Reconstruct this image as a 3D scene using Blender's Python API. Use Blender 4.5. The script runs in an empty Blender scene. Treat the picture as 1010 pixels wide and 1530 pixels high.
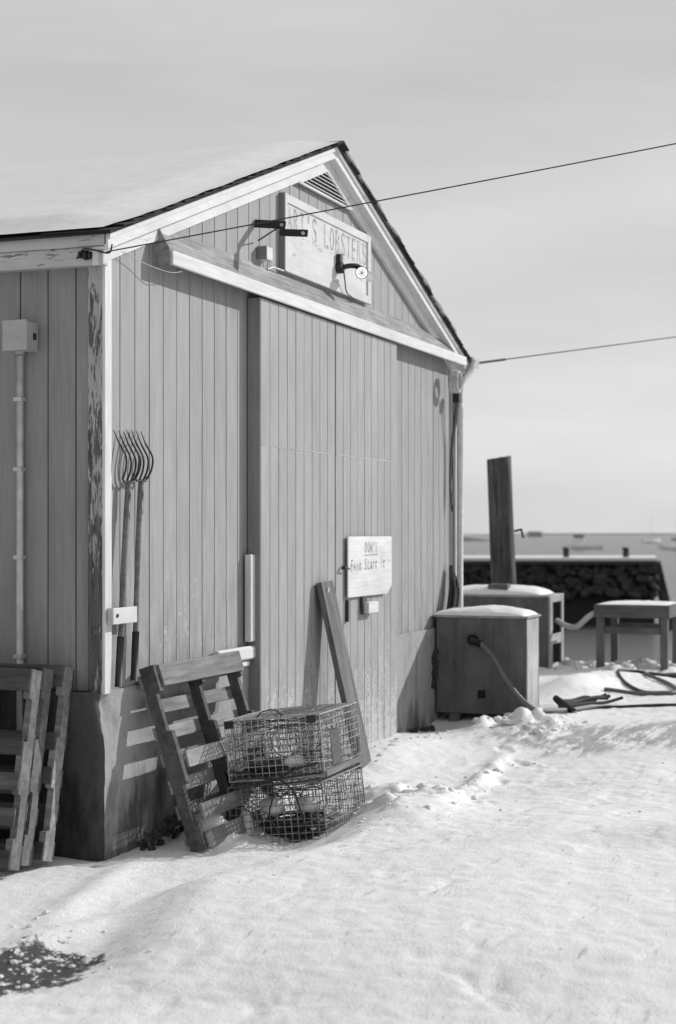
import bpy, math, random
import numpy as np
from mathutils import Vector, Matrix, Quaternion

R = math.radians
scene = bpy.context.scene
COL = scene.collection

# ------------------------------------------------------------------ camera
ANG = math.atan(915 / 2400.0)                 # camera heading, from the shed's front wall (+X)
CAM = Vector((-7.587, -4.241, 1.75))
cd = bpy.data.cameras.new('camera')
cam = bpy.data.objects.new('camera', cd)
COL.objects.link(cam)
cd.sensor_fit = 'VERTICAL'
cd.sensor_height = 36.0
cd.sensor_width = 24.0
cd.lens = 2400 / 1530 * 36.0
cd.shift_y = 32 / 1530
cd.clip_start = 0.1
cd.clip_end = 30000
cd.dof.use_dof = True
cd.dof.focus_distance = 9.2
cd.dof.aperture_fstop = 2.4
cam.location = CAM
cam.rotation_euler = (R(90), 0, ANG - R(90))
scene.camera = cam

# ------------------------------------------------------------------ sky, sun, exposure
SUN = Vector((0.696, -0.544, 0.469)).normalized()
w = bpy.data.worlds.new('World')
scene.world = w
w.use_nodes = True
nt = w.node_tree
nt.nodes.clear()
n_out = nt.nodes.new('ShaderNodeOutputWorld')
n_bg = nt.nodes.new('ShaderNodeBackground')
n_sky = nt.nodes.new('ShaderNodeTexSky')
n_sky.sky_type = 'NISHITA'
n_sky.sun_disc = False
n_sky.sun_elevation = math.asin(SUN.z)
n_sky.sun_rotation = math.atan2(SUN.x, SUN.y)
n_sky.air_density = 1.0
n_sky.dust_density = 2.0
n_bw = nt.nodes.new('ShaderNodeRGBToBW')       # the photograph is black and white
nt.links.new(n_sky.outputs[0], n_bw.inputs[0])
# thin even cloud veil over the clear sky
n_tc = nt.nodes.new('ShaderNodeTexCoord')
n_mp = nt.nodes.new('ShaderNodeMapping')
n_mp.inputs['Scale'].default_value = (1.2, 1.2, 7.0)
nt.links.new(n_tc.outputs['Generated'], n_mp.inputs['Vector'])
n_no = nt.nodes.new('ShaderNodeTexNoise')
n_no.inputs['Scale'].default_value = 1.7
n_no.inputs['Detail'].default_value = 5
n_no.inputs['Roughness'].default_value = 0.55
nt.links.new(n_mp.outputs[0], n_no.inputs['Vector'])
n_mr = nt.nodes.new('ShaderNodeMapRange')
n_mr.inputs['From Min'].default_value = 0.3
n_mr.inputs['From Max'].default_value = 0.72
n_mr.inputs['To Min'].default_value = 4.7
n_mr.inputs['To Max'].default_value = 6.1
nt.links.new(n_no.outputs['Fac'], n_mr.inputs['Value'])
n_sx = nt.nodes.new('ShaderNodeSeparateXYZ')
nt.links.new(n_tc.outputs['Generated'], n_sx.inputs[0])
n_gr = nt.nodes.new('ShaderNodeMapRange')
n_gr.inputs['From Min'].default_value = 0.0
n_gr.inputs['From Max'].default_value = 0.40
n_gr.inputs['To Min'].default_value = 1.10
n_gr.inputs['To Max'].default_value = 0.86
nt.links.new(n_sx.outputs[2], n_gr.inputs['Value'])
n_ml = nt.nodes.new('ShaderNodeMath')
n_ml.operation = 'MULTIPLY'
nt.links.new(n_mr.outputs[0], n_ml.inputs[0])
nt.links.new(n_gr.outputs[0], n_ml.inputs[1])
n_mix = nt.nodes.new('ShaderNodeMix')
n_mix.data_type = 'FLOAT'
n_mix.inputs['Factor'].default_value = 0.90
nt.links.new(n_bw.outputs[0], n_mix.inputs['A'])
nt.links.new(n_ml.outputs[0], n_mix.inputs['B'])
nt.links.new(n_mix.outputs['Result'], n_bg.inputs['Color'])
n_bg.inputs['Strength'].default_value = 0.119
nt.links.new(n_bg.outputs[0], n_out.inputs[0])

ld = bpy.data.lights.new('sun', 'SUN')
ld.energy = 3.7
ld.angle = R(0.6)
ld.color = (1, 1, 1)
sun = bpy.data.objects.new('sun', ld)
COL.objects.link(sun)
sun.location = (10, -8, 12)
sun.rotation_euler = SUN.to_track_quat('Z', 'Y').to_euler()

scene.view_settings.view_transform = 'Standard'
scene.view_settings.look = 'None'
scene.view_settings.exposure = 0.07
scene.view_settings.gamma = 1.0
scene.view_settings.use_curve_mapping = False
scene.cycles.max_bounces = 6
scene.cycles.diffuse_bounces = 3

# ------------------------------------------------------------------ node material helper
def ramp(nt, src, a, b, va, vb):
    n = nt.nodes.new('ShaderNodeMapRange')
    n.inputs['From Min'].default_value = a
    n.inputs['From Max'].default_value = b
    n.inputs['To Min'].default_value = va
    n.inputs['To Max'].default_value = vb
    nt.links.new(src, n.inputs['Value'])
    return n.outputs[0]

def math_n(nt, op, a, b):
    n = nt.nodes.new('ShaderNodeMath')
    n.operation = op
    for i, v in enumerate((a, b)):
        if isinstance(v, (int, float)):
            n.inputs[i].default_value = v
        else:
            nt.links.new(v, n.inputs[i])
    return n.outputs[0]

def mixf(nt, f, a, b):
    n = nt.nodes.new('ShaderNodeMix')
    n.data_type = 'FLOAT'
    for k, v in (('Factor', f), ('A', a), ('B', b)):
        if isinstance(v, (int, float)):
            n.inputs[k].default_value = v
        else:
            nt.links.new(v, n.inputs[k])
    return n.outputs['Result']

def noise(nt, vec, scale, detail=4, rough=0.55, stretch=None):
    if stretch is not None:
        m = nt.nodes.new('ShaderNodeMapping')
        m.inputs['Scale'].default_value = stretch
        nt.links.new(vec, m.inputs['Vector'])
        vec = m.outputs[0]
    n = nt.nodes.new('ShaderNodeTexNoise')
    n.inputs['Scale'].default_value = scale
    n.inputs['Detail'].default_value = detail
    n.inputs['Roughness'].default_value = rough
    nt.links.new(vec, n.inputs['Vector'])
    return n.outputs['Fac']

def start(name, coord='Object'):
    m = bpy.data.materials.new(name)
    m.use_nodes = True
    nt = m.node_tree
    b = nt.nodes['Principled BSDF']
    if coord == 'World':
        g = nt.nodes.new('ShaderNodeNewGeometry')
        vec = g.outputs['Position']
    else:
        tc = nt.nodes.new('ShaderNodeTexCoord')
        oi = nt.nodes.new('ShaderNodeObjectInfo')
        ad = nt.nodes.new('ShaderNodeVectorMath')
        ad.operation = 'ADD'
        sc = nt.nodes.new('ShaderNodeVectorMath')
        sc.operation = 'SCALE'
        sc.inputs[0].default_value = (31.7, 17.3, 23.9)
        nt.links.new(oi.outputs['Random'], sc.inputs['Scale'])
        nt.links.new(tc.outputs['Object'], ad.inputs[0])
        nt.links.new(sc.outputs[0], ad.inputs[1])
        vec = ad.outputs[0]
    return m, nt, b, vec

def rnd(nt):
    oi = nt.nodes.new('ShaderNodeObjectInfo')
    return oi.outputs['Random']

def finish(nt, b, col, rough=0.7, bump=None, strength=0.3, dist=0.004):
    if isinstance(col, (int, float)):
        b.inputs['Base Color'].default_value = (col, col, col, 1)
    else:
        nt.links.new(col, b.inputs['Base Color'])
    if isinstance(rough, (int, float)):
        b.inputs['Roughness'].default_value = rough
    else:
        nt.links.new(rough, b.inputs['Roughness'])
    if bump is not None:
        bn = nt.nodes.new('ShaderNodeBump')
        bn.inputs['Strength'].default_value = strength
        bn.inputs['Distance'].default_value = dist
        nt.links.new(bump, bn.inputs['Height'])
        nt.links.new(bn.outputs[0], b.inputs['Normal'])

def sep_z(nt):
    g = nt.nodes.new('ShaderNodeNewGeometry')
    s = nt.nodes.new('ShaderNodeSeparateXYZ')
    nt.links.new(g.outputs['Position'], s.inputs[0])
    return s.outputs

# grain along local X
def m_painted(name, base, wear=0.5, worn=0.55, lowz=(0.9, 1.9), spread=0.05, dark=0.5):
    m, nt, b, v = start(name)
    grain = noise(nt, v, 14, 5, 0.6, (0.25, 3.0, 3.0))
    blot = noise(nt, v, 2.2, 4, 0.6, (0.6, 1.0, 1.0))
    c = mixf(nt, ramp(nt, grain, 0.3, 0.7, 0, 1), base * 0.87, base * 1.1)
    c = math_n(nt, 'MULTIPLY', c, ramp(nt, blot, 0.3, 0.7, 0.89, 1.09))
    st_ = noise(nt, v, 6, 4, 0.6, (0.12, 2.2, 2.2))
    c = math_n(nt, 'MULTIPLY', c, ramp(nt, st_, 0.35, 0.68, 1.03, 0.91))
    c = math_n(nt, 'MULTIPLY', c, ramp(nt, rnd(nt), 0, 1, 1 - spread, 1 + spread))
    xyz = sep_z(nt)
    low = ramp(nt, xyz[2], lowz[1], lowz[0], 0, 1)
    mo = noise(nt, v, 11, 5, 0.7, (0.35, 1.2, 1.2))
    c = mixf(nt, math_n(nt, 'MULTIPLY', low, min(1.0, wear)), c, math_n(nt, 'MULTIPLY', c, ramp(nt, mo, 0.34, 0.64, 0.62, 1.3)))
    sp = noise(nt, v, 60, 3, 0.6, (0.6, 1, 1))
    pat = noise(nt, v, 5, 3, 0.6, (0.6, 1, 1))
    thr = math_n(nt, 'ADD', math_n(nt, 'MULTIPLY', sp, 0.6), math_n(nt, 'MULTIPLY', pat, 0.4))
    mask = ramp(nt, math_n(nt, 'ADD', thr, math_n(nt, 'MULTIPLY', low, 0.12 * wear)), 0.655, 0.70, 0, 0.8)
    c = mixf(nt, mask, c, worn)
    scr = noise(nt, v, 26, 4, 0.7, (0.12, 1.6, 1.6))
    mask2 = ramp(nt, math_n(nt, 'ADD', scr, math_n(nt, 'MULTIPLY', low, 0.05)), 0.68, 0.76, 0, dark)
    c = mixf(nt, mask2, c, base * 0.35)
    finish(nt, b, c, 0.72, math_n(nt, 'ADD', grain, mask), 0.25, 0.003)
    return m

def m_peel(name, paint, wood, amount, top_less=None):
    """old white paint flaking in long vertical scales off grey wood"""
    m, nt, b, v = start(name)
    big = noise(nt, v, 4.0, 3, 0.6, (0.5, 1.4, 1.4))
    fine = noise(nt, v, 55, 5, 0.68, (0.20, 1.3, 1.3))
    s = math_n(nt, 'ADD', math_n(nt, 'MULTIPLY', big, 0.4), math_n(nt, 'MULTIPLY', fine, 0.6))
    off = amount
    if top_less:
        xyz = sep_z(nt)
        off = ramp(nt, xyz[2], top_less[0], top_less[1], amount + 0.055, amount - 0.035)
        s2 = math_n(nt, 'ADD', s, off)
    else:
        s2 = math_n(nt, 'ADD', s, amount)
    mask = ramp(nt, s2, 0.555, 0.585, 0, 1)
    wg = noise(nt, v, 40, 4, 0.6, (0.1, 1.5, 1.5))
    wc = ramp(nt, wg, 0.3, 0.7, wood * 0.35, wood * 1.5)
    pg = noise(nt, v, 7, 4, 0.6, (0.4, 1, 1))
    pc = ramp(nt, pg, 0.3, 0.7, paint * 0.86, paint * 1.08)
    c = mixf(nt, mask, pc, wc)
    finish(nt, b, c, 0.75, math_n(nt, 'SUBTRACT', wg, math_n(nt, 'MULTIPLY', mask, 1.5)), 0.5, 0.004)
    return m

def m_wood(name, lo, hi, spread=0.3, gs=18, rough=0.85):
    m, nt, b, v = start(name)
    g = noise(nt, v, gs, 6, 0.65, (0.12, 1.6, 1.6))
    bl = noise(nt, v, 4, 4, 0.6, (0.7, 1.2, 1.2))
    c = ramp(nt, g, 0.28, 0.72, lo, hi)
    c = math_n(nt, 'MULTIPLY', c, ramp(nt, bl, 0.3, 0.7, 0.68, 1.28))
    c = math_n(nt, 'MULTIPLY', c, ramp(nt, rnd(nt), 0, 1, 1 - spread, 1 + spread))
    kn = noise(nt, v, 9, 2, 0.5, (0.5, 1.2, 1.2))
    c = mixf(nt, ramp(nt, kn, 0.7, 0.76, 0, 0.6), c, lo * 0.4)
    finish(nt, b, c, rough, g, 0.6, 0.004)
    return m

def m_plain(name, v0, rough=0.6, metal=0.0, var=0.15, sc=12, bump=0.15):
    m, nt, b, v = start(name)
    g = noise(nt, v, sc, 5, 0.6)
    c = ramp(nt, g, 0.3, 0.7, v0 * (1 - var), v0 * (1 + var))
    b.inputs['Metallic'].default_value = metal
    finish(nt, b, c, rough, g, bump, 0.004)
    return m

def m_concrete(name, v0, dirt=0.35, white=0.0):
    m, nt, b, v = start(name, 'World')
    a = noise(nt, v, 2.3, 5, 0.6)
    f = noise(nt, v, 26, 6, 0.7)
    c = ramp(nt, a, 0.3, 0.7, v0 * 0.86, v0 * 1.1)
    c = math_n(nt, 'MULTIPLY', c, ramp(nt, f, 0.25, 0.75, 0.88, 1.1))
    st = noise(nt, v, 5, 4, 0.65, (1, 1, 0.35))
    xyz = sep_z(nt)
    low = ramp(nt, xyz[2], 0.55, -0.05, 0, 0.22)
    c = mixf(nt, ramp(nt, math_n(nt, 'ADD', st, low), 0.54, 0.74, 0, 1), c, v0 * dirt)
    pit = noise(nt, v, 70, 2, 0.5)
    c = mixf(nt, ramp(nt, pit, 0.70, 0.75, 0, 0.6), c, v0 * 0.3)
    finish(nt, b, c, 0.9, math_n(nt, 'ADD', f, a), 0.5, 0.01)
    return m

def m_snow(name, v0=0.72, world=True, bs=0.5):
    m, nt, b, v = start(name, 'World')
    f = noise(nt, v, 45, 6, 0.7)
    g = noise(nt, v, 9, 5, 0.6)
    c = ramp(nt, g, 0.3, 0.7, v0 * 0.95, v0 * 1.03)
    finish(nt, b, c, 0.65, math_n(nt, 'ADD', math_n(nt, 'MULTIPLY', f, 0.5), g), bs, 0.012)
    b.inputs['Subsurface Weight'].default_value = 0.0
    return m

# ground snow, with trodden icy streaks and one bare asphalt patch
def m_ground():
    m, nt, b, v = start('packed_snow', 'World')
    fine = noise(nt, v, 70, 6, 0.72)
    med = noise(nt, v, 14, 6, 0.65)
    big = noise(nt, v, 1.6, 4, 0.6)
    c = ramp(nt, big, 0.3, 0.7, 0.73, 0.81)
    c = math_n(nt, 'MULTIPLY', c, ramp(nt, fine, 0.25, 0.75, 0.93, 1.05))
    xyz = sep_z(nt)
    # scuffed grey streaks along the lane
    mp = nt.nodes.new('ShaderNodeMapping')
    mp.inputs['Rotation'].default_value = (0, 0, R(70))
    mp.inputs['Scale'].default_value = (0.75, 2.8, 1)
    nt.links.new(v, mp.inputs['Vector'])
    s = noise(nt, mp.outputs[0], 3.0, 8, 0.72)
    s2 = noise(nt, v, 0.55, 3, 0.5)
    ss_ = math_n(nt, 'ADD', math_n(nt, 'MULTIPLY', s, 0.75), math_n(nt, 'MULTIPLY', s2, 0.3))
    c = mixf(nt, ramp(nt, ss_, 0.60, 0.72, 0, 0.6), c, 0.30)
    mq = nt.nodes.new('ShaderNodeMapping')
    mq.inputs['Rotation'].default_value = (0, 0, R(62))
    mq.inputs['Scale'].default_value = (1.6, 9.0, 1)
    nt.links.new(v, mq.inputs['Vector'])
    t1 = noise(nt, mq.outputs[0], 2.6, 6, 0.7)
    c = mixf(nt, ramp(nt, t1, 0.61, 0.68, 0, 0.6), c, 0.30)
    # grit
    gr = noise(nt, v, 24, 3, 0.7)
    gm = math_n(nt, 'MULTIPLY', ramp(nt, gr, 0.73, 0.76, 0, 0.8), ramp(nt, s2, 0.5, 0.62, 0, 1))
    c = mixf(nt, gm, c, 0.10)
    def spot(cx, cy, rot, ax, ay, dist_noise):
        mm = nt.nodes.new('ShaderNodeMapping')
        mm.vector_type = 'TEXTURE'
        mm.inputs['Location'].default_value = (cx, cy, 0)
        mm.inputs['Rotation'].default_value = (0, 0, rot)
        mm.inputs['Scale'].default_value = (ax, ay, 1)
        nt.links.new(v, mm.inputs['Vector'])
        sx = nt.nodes.new('ShaderNodeSeparateXYZ')
        nt.links.new(mm.outputs[0], sx.inputs[0])
        d = math_n(nt, 'SQRT', math_n(nt, 'ADD', math_n(nt, 'MULTIPLY', sx.outputs[0], sx.outputs[0]),
                                     math_n(nt, 'MULTIPLY', sx.outputs[1], sx.outputs[1])), 0)
        return math_n(nt, 'ADD', d, math_n(nt, 'MULTIPLY', math_n(nt, 'SUBTRACT', dist_noise, 0.5), 1.9))
    # wet ice at the right
    ice_n = noise(nt, mp.outputs[0], 1.6, 7, 0.68)
    e1 = spot(4.9, -1.85, R(-69), 0.95, 0.85, ice_n)
    st2 = noise(nt, mq.outputs[0], 1.1, 6, 0.7)
    im = math_n(nt, 'MULTIPLY', ramp(nt, e1, 1.15, 0.75, 0, 0.9), ramp(nt, st2, 0.43, 0.52, 0, 1))
    c = mixf(nt, im, c, 0.33)
    e2 = spot(0.9, -3.1, R(-69), 0.75, 0.55, ice_n)
    c = mixf(nt, ramp(nt, e2, 1.0, 0.5, 0, 0.35), c, 0.36)
    # bare asphalt, broken snow crumbs on it
    asp_n = noise(nt, v, 5.5, 8, 0.7)
    e3 = spot(-2.03, -0.62, R(-50), 0.46, 0.36, asp_n)
    am = ramp(nt, e3, 0.98, 0.88, 0, 1)
    crumb = noise(nt, v, 15, 5, 0.7)
    am = math_n(nt, 'MULTIPLY', am, ramp(nt, crumb, 0.60, 0.56, 0, 1))
    ac = ramp(nt, fine, 0.3, 0.7, 0.015, 0.09)
    c = mixf(nt, am, c, ac)
    h = math_n(nt, 'ADD', math_n(nt, 'MULTIPLY', fine, 0.8), math_n(nt, 'MULTIPLY', med, 0.7))
    h = math_n(nt, 'SUBTRACT', h, math_n(nt, 'MULTIPLY', am, 0.8))
    finish(nt, b, c, 0.62, h, 0.62, 0.016)
    return m

M = {}
M['wall'] = m_painted('grey_wall_paint', 0.27, wear=0.65, worn=0.42, spread=0.04, dark=0.35)
M['side'] = m_painted('side_wall_shade_paint', 0.225, wear=0.2, worn=0.14, spread=0.03)  # wall paint toned darker to carry the side wall's shade
M['door'] = m_painted('door_paint', 0.29, wear=1.9, worn=0.45, lowz=(0.1, 1.2), spread=0.02, dark=0.35)
M['white'] = m_peel('white_trim_paint', 0.60, 0.22, -0.055)
M['white_clean'] = m_painted('white_door_trim', 0.60, wear=0.2, worn=0.75, spread=0.02, dark=0.3)
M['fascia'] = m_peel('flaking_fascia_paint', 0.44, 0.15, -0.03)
M['corner'] = m_peel('flaking_corner_paint', 0.34, 0.07, 0.058, (1.2, 3.6))
M['hoodtop'] = m_wood('weathered_hood_board', 0.13, 0.34, 0.05, 22)
M['dark_void'] = m_plain('wall_backing', 0.03, 0.9)
M['hole'] = m_plain('black_hole_shade', 0.003, 0.9)  # near-black colour standing in for the shade inside a hole
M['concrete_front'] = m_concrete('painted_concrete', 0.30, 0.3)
M['concrete_shade'] = m_concrete('shade_dark_concrete', 0.06, 0.2)  # foundation concrete again, with the side face's shade put into the tone
M['soil'] = m_plain('dark_rubble', 0.035, 0.95, var=0.6, sc=30, bump=0.8)
M['shingle'] = m_plain('asphalt_shingle', 0.02, 0.95, var=0.4, sc=60, bump=0.5)
M['snow'] = m_snow('clean_snow', 0.75, True, 0.25)
M['clod'] = m_snow('crusty_snow', 0.66, True, 0.5)
M['ground'] = m_ground()
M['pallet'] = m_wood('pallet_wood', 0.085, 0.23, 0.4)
M['pallet_dark'] = m_wood('shade_dark_wood', 0.03, 0.10, 0.4)  # pallet wood darkened to hold the shade of boards and stringers
M['plank'] = m_wood('weathered_plank', 0.05, 0.16, 0.2)
M['piling'] = m_wood('piling_wood', 0.006, 0.11, 0.1, 16)
M['crate'] = m_wood('plywood_box', 0.075, 0.13, 0.08, 12)  # box wood darkened for the faces turned from the sun
M['crate_lit'] = m_wood('lit_box_wood', 0.30, 0.42, 0.1, 14)  # same box wood, paled to paint the sunlit faces
M['table'] = m_wood('bench_wood', 0.07, 0.13, 0.1)
M['steel'] = m_plain('black_steel', 0.02, 0.5, 0.3)
M['galv'] = m_plain('galvanised_steel', 0.42, 0.4, 0.3, 0.2)
M['grey_box'] = m_plain('grey_enamel', 0.34, 0.55, 0.0, 0.1)
M['wire'] = m_plain('trap_wire', 0.30, 0.6, 0.0, 0.5, 30)
M['wire_dark'] = m_plain('weedy_trap_wire', 0.21, 0.7, 0.0, 0.5, 30)
M['net'] = m_plain('trap_netting', 0.07, 0.9, 0.0, 0.4, 40)
M['rubber'] = m_plain('black_rubber', 0.018, 0.55)
M['hose_grey'] = m_plain('grey_hose', 0.10, 0.6)
M['hose_pale'] = m_plain('pale_hose', 0.42, 0.6)
M['rope_dark'] = m_plain('dark_rope', 0.03, 0.9, 0, 0.5, 60, 0.6)
M['rope_pale'] = m_plain('pale_rope', 0.38, 0.9, 0, 0.4, 60, 0.6)
M['buoy'] = m_plain('white_foam', 0.55, 0.7, 0, 0.35, 14)
M['sign'] = m_peel('sign_board_paint', 0.53, 0.38, -0.05)
M['sign_white'] = m_painted('sign_white_paint', 0.60, wear=0.2, worn=0.55, spread=0.0, dark=0.2)
M['stone'] = m_plain('harbour_stone', 0.034, 0.85, 0, 0.7, 2.5, 0.5)
M['wet_stone'] = m_plain('wet_dark_stone', 0.005, 0.6, 0, 0.5, 1.2, 0.4)
M['boat'] = m_plain('boat_white', 0.85, 0.4)
M['boat_dark'] = m_plain('boat_dark', 0.08, 0.4)
M['far_land'] = m_plain('far_land', 0.05, 0.9, 0, 0.3, 0.02)
M['far_building'] = m_plain('hazed_building_wall', 0.38, 0.9, 0, 0.1, 0.1)  # haze put into the colour, so the walls are paler
M['handle'] = m_wood('fork_handle_wood', 0.10, 0.20, 0.2, 20)
M['grip'] = m_plain('black_grip', 0.018, 0.6)

def m_letters(name, v0, keep):
    m, nt, b, v = start(name, 'World')
    g = noise(nt, v, 22, 5, 0.7)
    c = ramp(nt, g, keep - 0.08, keep + 0.10, v0, 0.50)
    finish(nt, b, c, 0.75)
    return m
M['letters'] = m_letters('faded_sign_lettering', 0.20, 0.50)
M['marker'] = m_letters('faded_marker', 0.12, 0.52)

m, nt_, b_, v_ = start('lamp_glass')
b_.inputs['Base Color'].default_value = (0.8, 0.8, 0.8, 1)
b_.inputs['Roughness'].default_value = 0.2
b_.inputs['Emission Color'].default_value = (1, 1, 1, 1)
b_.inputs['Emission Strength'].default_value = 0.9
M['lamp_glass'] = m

m, nt_, b_, v_ = start('sea_water', 'World')
wn = noise(nt_, v_, 0.35, 8, 0.68, (1.0, 1.0, 1.0))
wn2 = noise(nt_, v_, 2.2, 5, 0.65)
finish(nt_, b_, 0.10, 0.24, math_n(nt_, 'ADD', wn, math_n(nt_, 'MULTIPLY', wn2, 0.25)), 0.55, 0.5)
b_.inputs['IOR'].default_value = 1.33
M['sea'] = m

# ------------------------------------------------------------------ object helpers
WM = {}

def link(name, me, mat, parent=None, mw=None):
    o = bpy.data.objects.new(name, me)
    COL.objects.link(o)
    if mat is not None and me is not None and not me.materials:
        me.materials.append(mat)
    mw = mw or Matrix.Identity(4)
    if parent is not None:
        o.parent = parent
        o.matrix_basis = WM[parent.name].inverted() @ mw
    else:
        o.matrix_basis = mw
    WM[o.name] = mw.copy()
    return o

def tag(o, label=None, cat=None, group=None, kind=None):
    if label: o['label'] = label
    if cat: o['category'] = cat
    if group: o['group'] = group
    if kind: o['kind'] = kind
    return o

def thing(name, label, cat, loc=(0, 0, 0), rotz=0.0, group=None, mw=None):
    o = bpy.data.objects.new(name, None)
    COL.objects.link(o)
    o.empty_display_size = 0.1
    mw = mw or (Matrix.Translation(loc) @ Matrix.Rotation(rotz, 4, 'Z'))
    o.matrix_basis = mw
    WM[o.name] = mw.copy()
    return tag(o, label, cat, group)

def copy_tree(o, name=None, parent=None, mw=None):
    c = o.copy()
    COL.objects.link(c)
    if parent is not None:
        c.parent = parent
    if mw is not None:
        c.matrix_basis = mw
        WM[c.name] = mw.copy()
    for ch in list(o.children):
        copy_tree(ch, None, c)
    return c

def pydata(name, v, f, smooth=False):
    me = bpy.data.meshes.new(name)
    me.from_pydata([tuple(p) for p in v], [], f)
    me.update()
    if smooth:
        me.polygons.foreach_set('use_smooth', [True] * len(me.polygons))
    return me

BOX = {}
def box_mesh(sx, sy, sz, ch, mat, wob=0.0, seed=0):
    """box with cut edges, long axis X"""
    key = (round(sx, 4), round(sy, 4), round(sz, 4), round(ch, 4), mat.name, round(wob, 4), seed)
    if key in BOX:
        return BOX[key]
    ch = min(ch, sx * .3, sy * .3, sz * .3)
    hx, hy, hz = sx / 2, sy / 2, sz / 2
    V, idx = [], {}
    rg = random.Random(hash(key[:4]) % 9973 + seed)
    for ix in (-1, 1):
        for iy in (-1, 1):
            for iz in (-1, 1):
                dx, dy, dz = (rg.uniform(-wob, wob) for _ in range(3))
                for a in range(3):
                    p = [ix * (hx - ch), iy * (hy - ch), iz * (hz - ch)]
                    p[a] += (ix, iy, iz)[a] * ch
                    idx[(ix, iy, iz, a)] = len(V)
                    V.append((p[0] + dx, p[1] + dy, p[2] + dz))
    F = []
    S = (-1, 1)
    for a in range(3):
        b, c = (a + 1) % 3, (a + 2) % 3
        for s in S:
            q = []
            for sb, sc in ((-1, -1), (1, -1), (1, 1), (-1, 1)):
                k = [0, 0, 0]; k[a] = s; k[b] = sb; k[c] = sc
                q.append(idx[(k[0], k[1], k[2], a)])
            F.append(q if s > 0 else q[::-1])
    for a in range(3):                                  # edges along axis a
        b, c = (a + 1) % 3, (a + 2) % 3
        for sb in S:
            for sc in S:
                k0 = [0, 0, 0]; k0[a] = -1; k0[b] = sb; k0[c] = sc
                k1 = list(k0); k1[a] = 1
                q = [idx[(*k0, b)], idx[(*k1, b)], idx[(*k1, c)], idx[(*k0, c)]]
                F.append(q if sb * sc < 0 else q[::-1])
    for ix in S:
        for iy in S:
            for iz in S:
                t = [idx[(ix, iy, iz, a)] for a in range(3)]
                F.append(t if ix * iy * iz > 0 else t[::-1])
    me = pydata('box', V, F)
    me.materials.append(mat)
    BOX[key] = me
    return me

def frame(o, x, y):
    """matrix with local X along x, local Y close to y"""
    x = Vector(x).normalized(); y = Vector(y)
    z = x.cross(y).normalized(); y = z.cross(x).normalized()
    m = Matrix((x, y, z)).transposed().to_4x4()
    m.translation = Vector(o)
    return m

def slab(name, parent, c, x, y, size, mat, ch=0.004, wob=0.0, seed=0):
    return link(name, box_mesh(*size, ch, mat, wob, seed), mat, parent, frame(c, x, y))

def bar(name, parent, p, q, ydir, wy, wz, mat, ch=0.003):
    p, q = Vector(p), Vector(q)
    return slab(name, parent, (p + q) / 2, q - p, ydir, ((q - p).length, wy, wz), mat, ch)

class MB:
    def __init__(s): s.v = []; s.f = []
    def add(s, v, f):
        n = len(s.v)
        s.v += [tuple(p) for p in v]
        s.f += [[i + n for i in q] for q in f]
    def box(s, c, x, y, size):
        m = frame(c, x, y)
        hx, hy, hz = (k / 2 for k in size)
        v = [m @ Vector((a * hx, b * hy, d * hz)) for a in (-1, 1) for b in (-1, 1) for d in (-1, 1)]
        s.add(v, [(0, 1, 3, 2), (4, 6, 7, 5), (0, 4, 5, 1), (2, 3, 7, 6), (0, 2, 6, 4), (1, 5, 7, 3)])
    def tube(s, pts, r, n=6, cap=True):
        pts = [Vector(p) for p in pts]
        rs = r if isinstance(r, (list, tuple)) else [r] * len(pts)
        up = Vector((0.13, 0.29, 1)).normalized()
        V, F = [], []
        for i, p in enumerate(pts):
            t = (pts[min(i + 1, len(pts) - 1)] - pts[max(i - 1, 0)]).normalized()
            a = t.cross(up)
            if a.length < 0.15: a = t.cross(Vector((1, 0.2, 0)))
            a.normalize(); bb = t.cross(a)
            for k in range(n):
                w_ = 2 * math.pi * k / n
                V.append(p + (a * math.cos(w_) + bb * math.sin(w_)) * rs[i])
        for i in range(len(pts) - 1):
            for k in range(n):
                k2 = (k + 1) % n
                F.append((i * n + k, i * n + k2, (i + 1) * n + k2, (i + 1) * n + k))
        if cap:
            F.append(tuple(range(n))); F.append(tuple(range((len(pts) - 1) * n, len(pts) * n))[::-1])
        s.add(V, F)
    def prism(s, poly, d):
        """poly: 3D points in a plane; extruded by d"""
        d = Vector(d); poly = [Vector(p) for p in poly]; n = len(poly)
        V = poly + [p + d for p in poly]
        F = [tuple(range(n))[::-1], tuple(range(n, 2 * n))]
        for i in range(n):
            j = (i + 1) % n
            F.append((i, j, n + j, n + i))
        s.add(V, F)
    def build(s, name, mat, parent=None, smooth=False):
        mw = WM[parent.name] if parent is not None else Matrix.Identity(4)
        inv = mw.inverted()
        me = pydata(name, [inv @ Vector(p) for p in s.v], s.f, smooth)
        me.materials.append(mat)
        return link(name, me, mat, parent, mw)

def curve_pts(ctrl, n=8):
    """Catmull-Rom through control points"""
    P = [Vector(p) for p in ctrl]
    P = [P[0] * 2 - P[1]] + P + [P[-1] * 2 - P[-2]]
    out = []
    for i in range(1, len(P) - 2):
        for k in range(n):
            t = k / n
            a, b, c, d = P[i - 1:i + 3]
            out.append(0.5 * ((2 * b) + (c - a) * t + (2 * a - 5 * b + 4 * c - d) * t * t + (3 * b - a - 3 * c + d) * t ** 3))
    out.append(P[-2])
    return out

def tube_obj(name, ctrl, r, mat, parent=None, n=8, sides=8):
    b = MB(); b.tube(curve_pts(ctrl, n) if n else ctrl, r, sides)
    return b.build(name, mat, parent, True)

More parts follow.
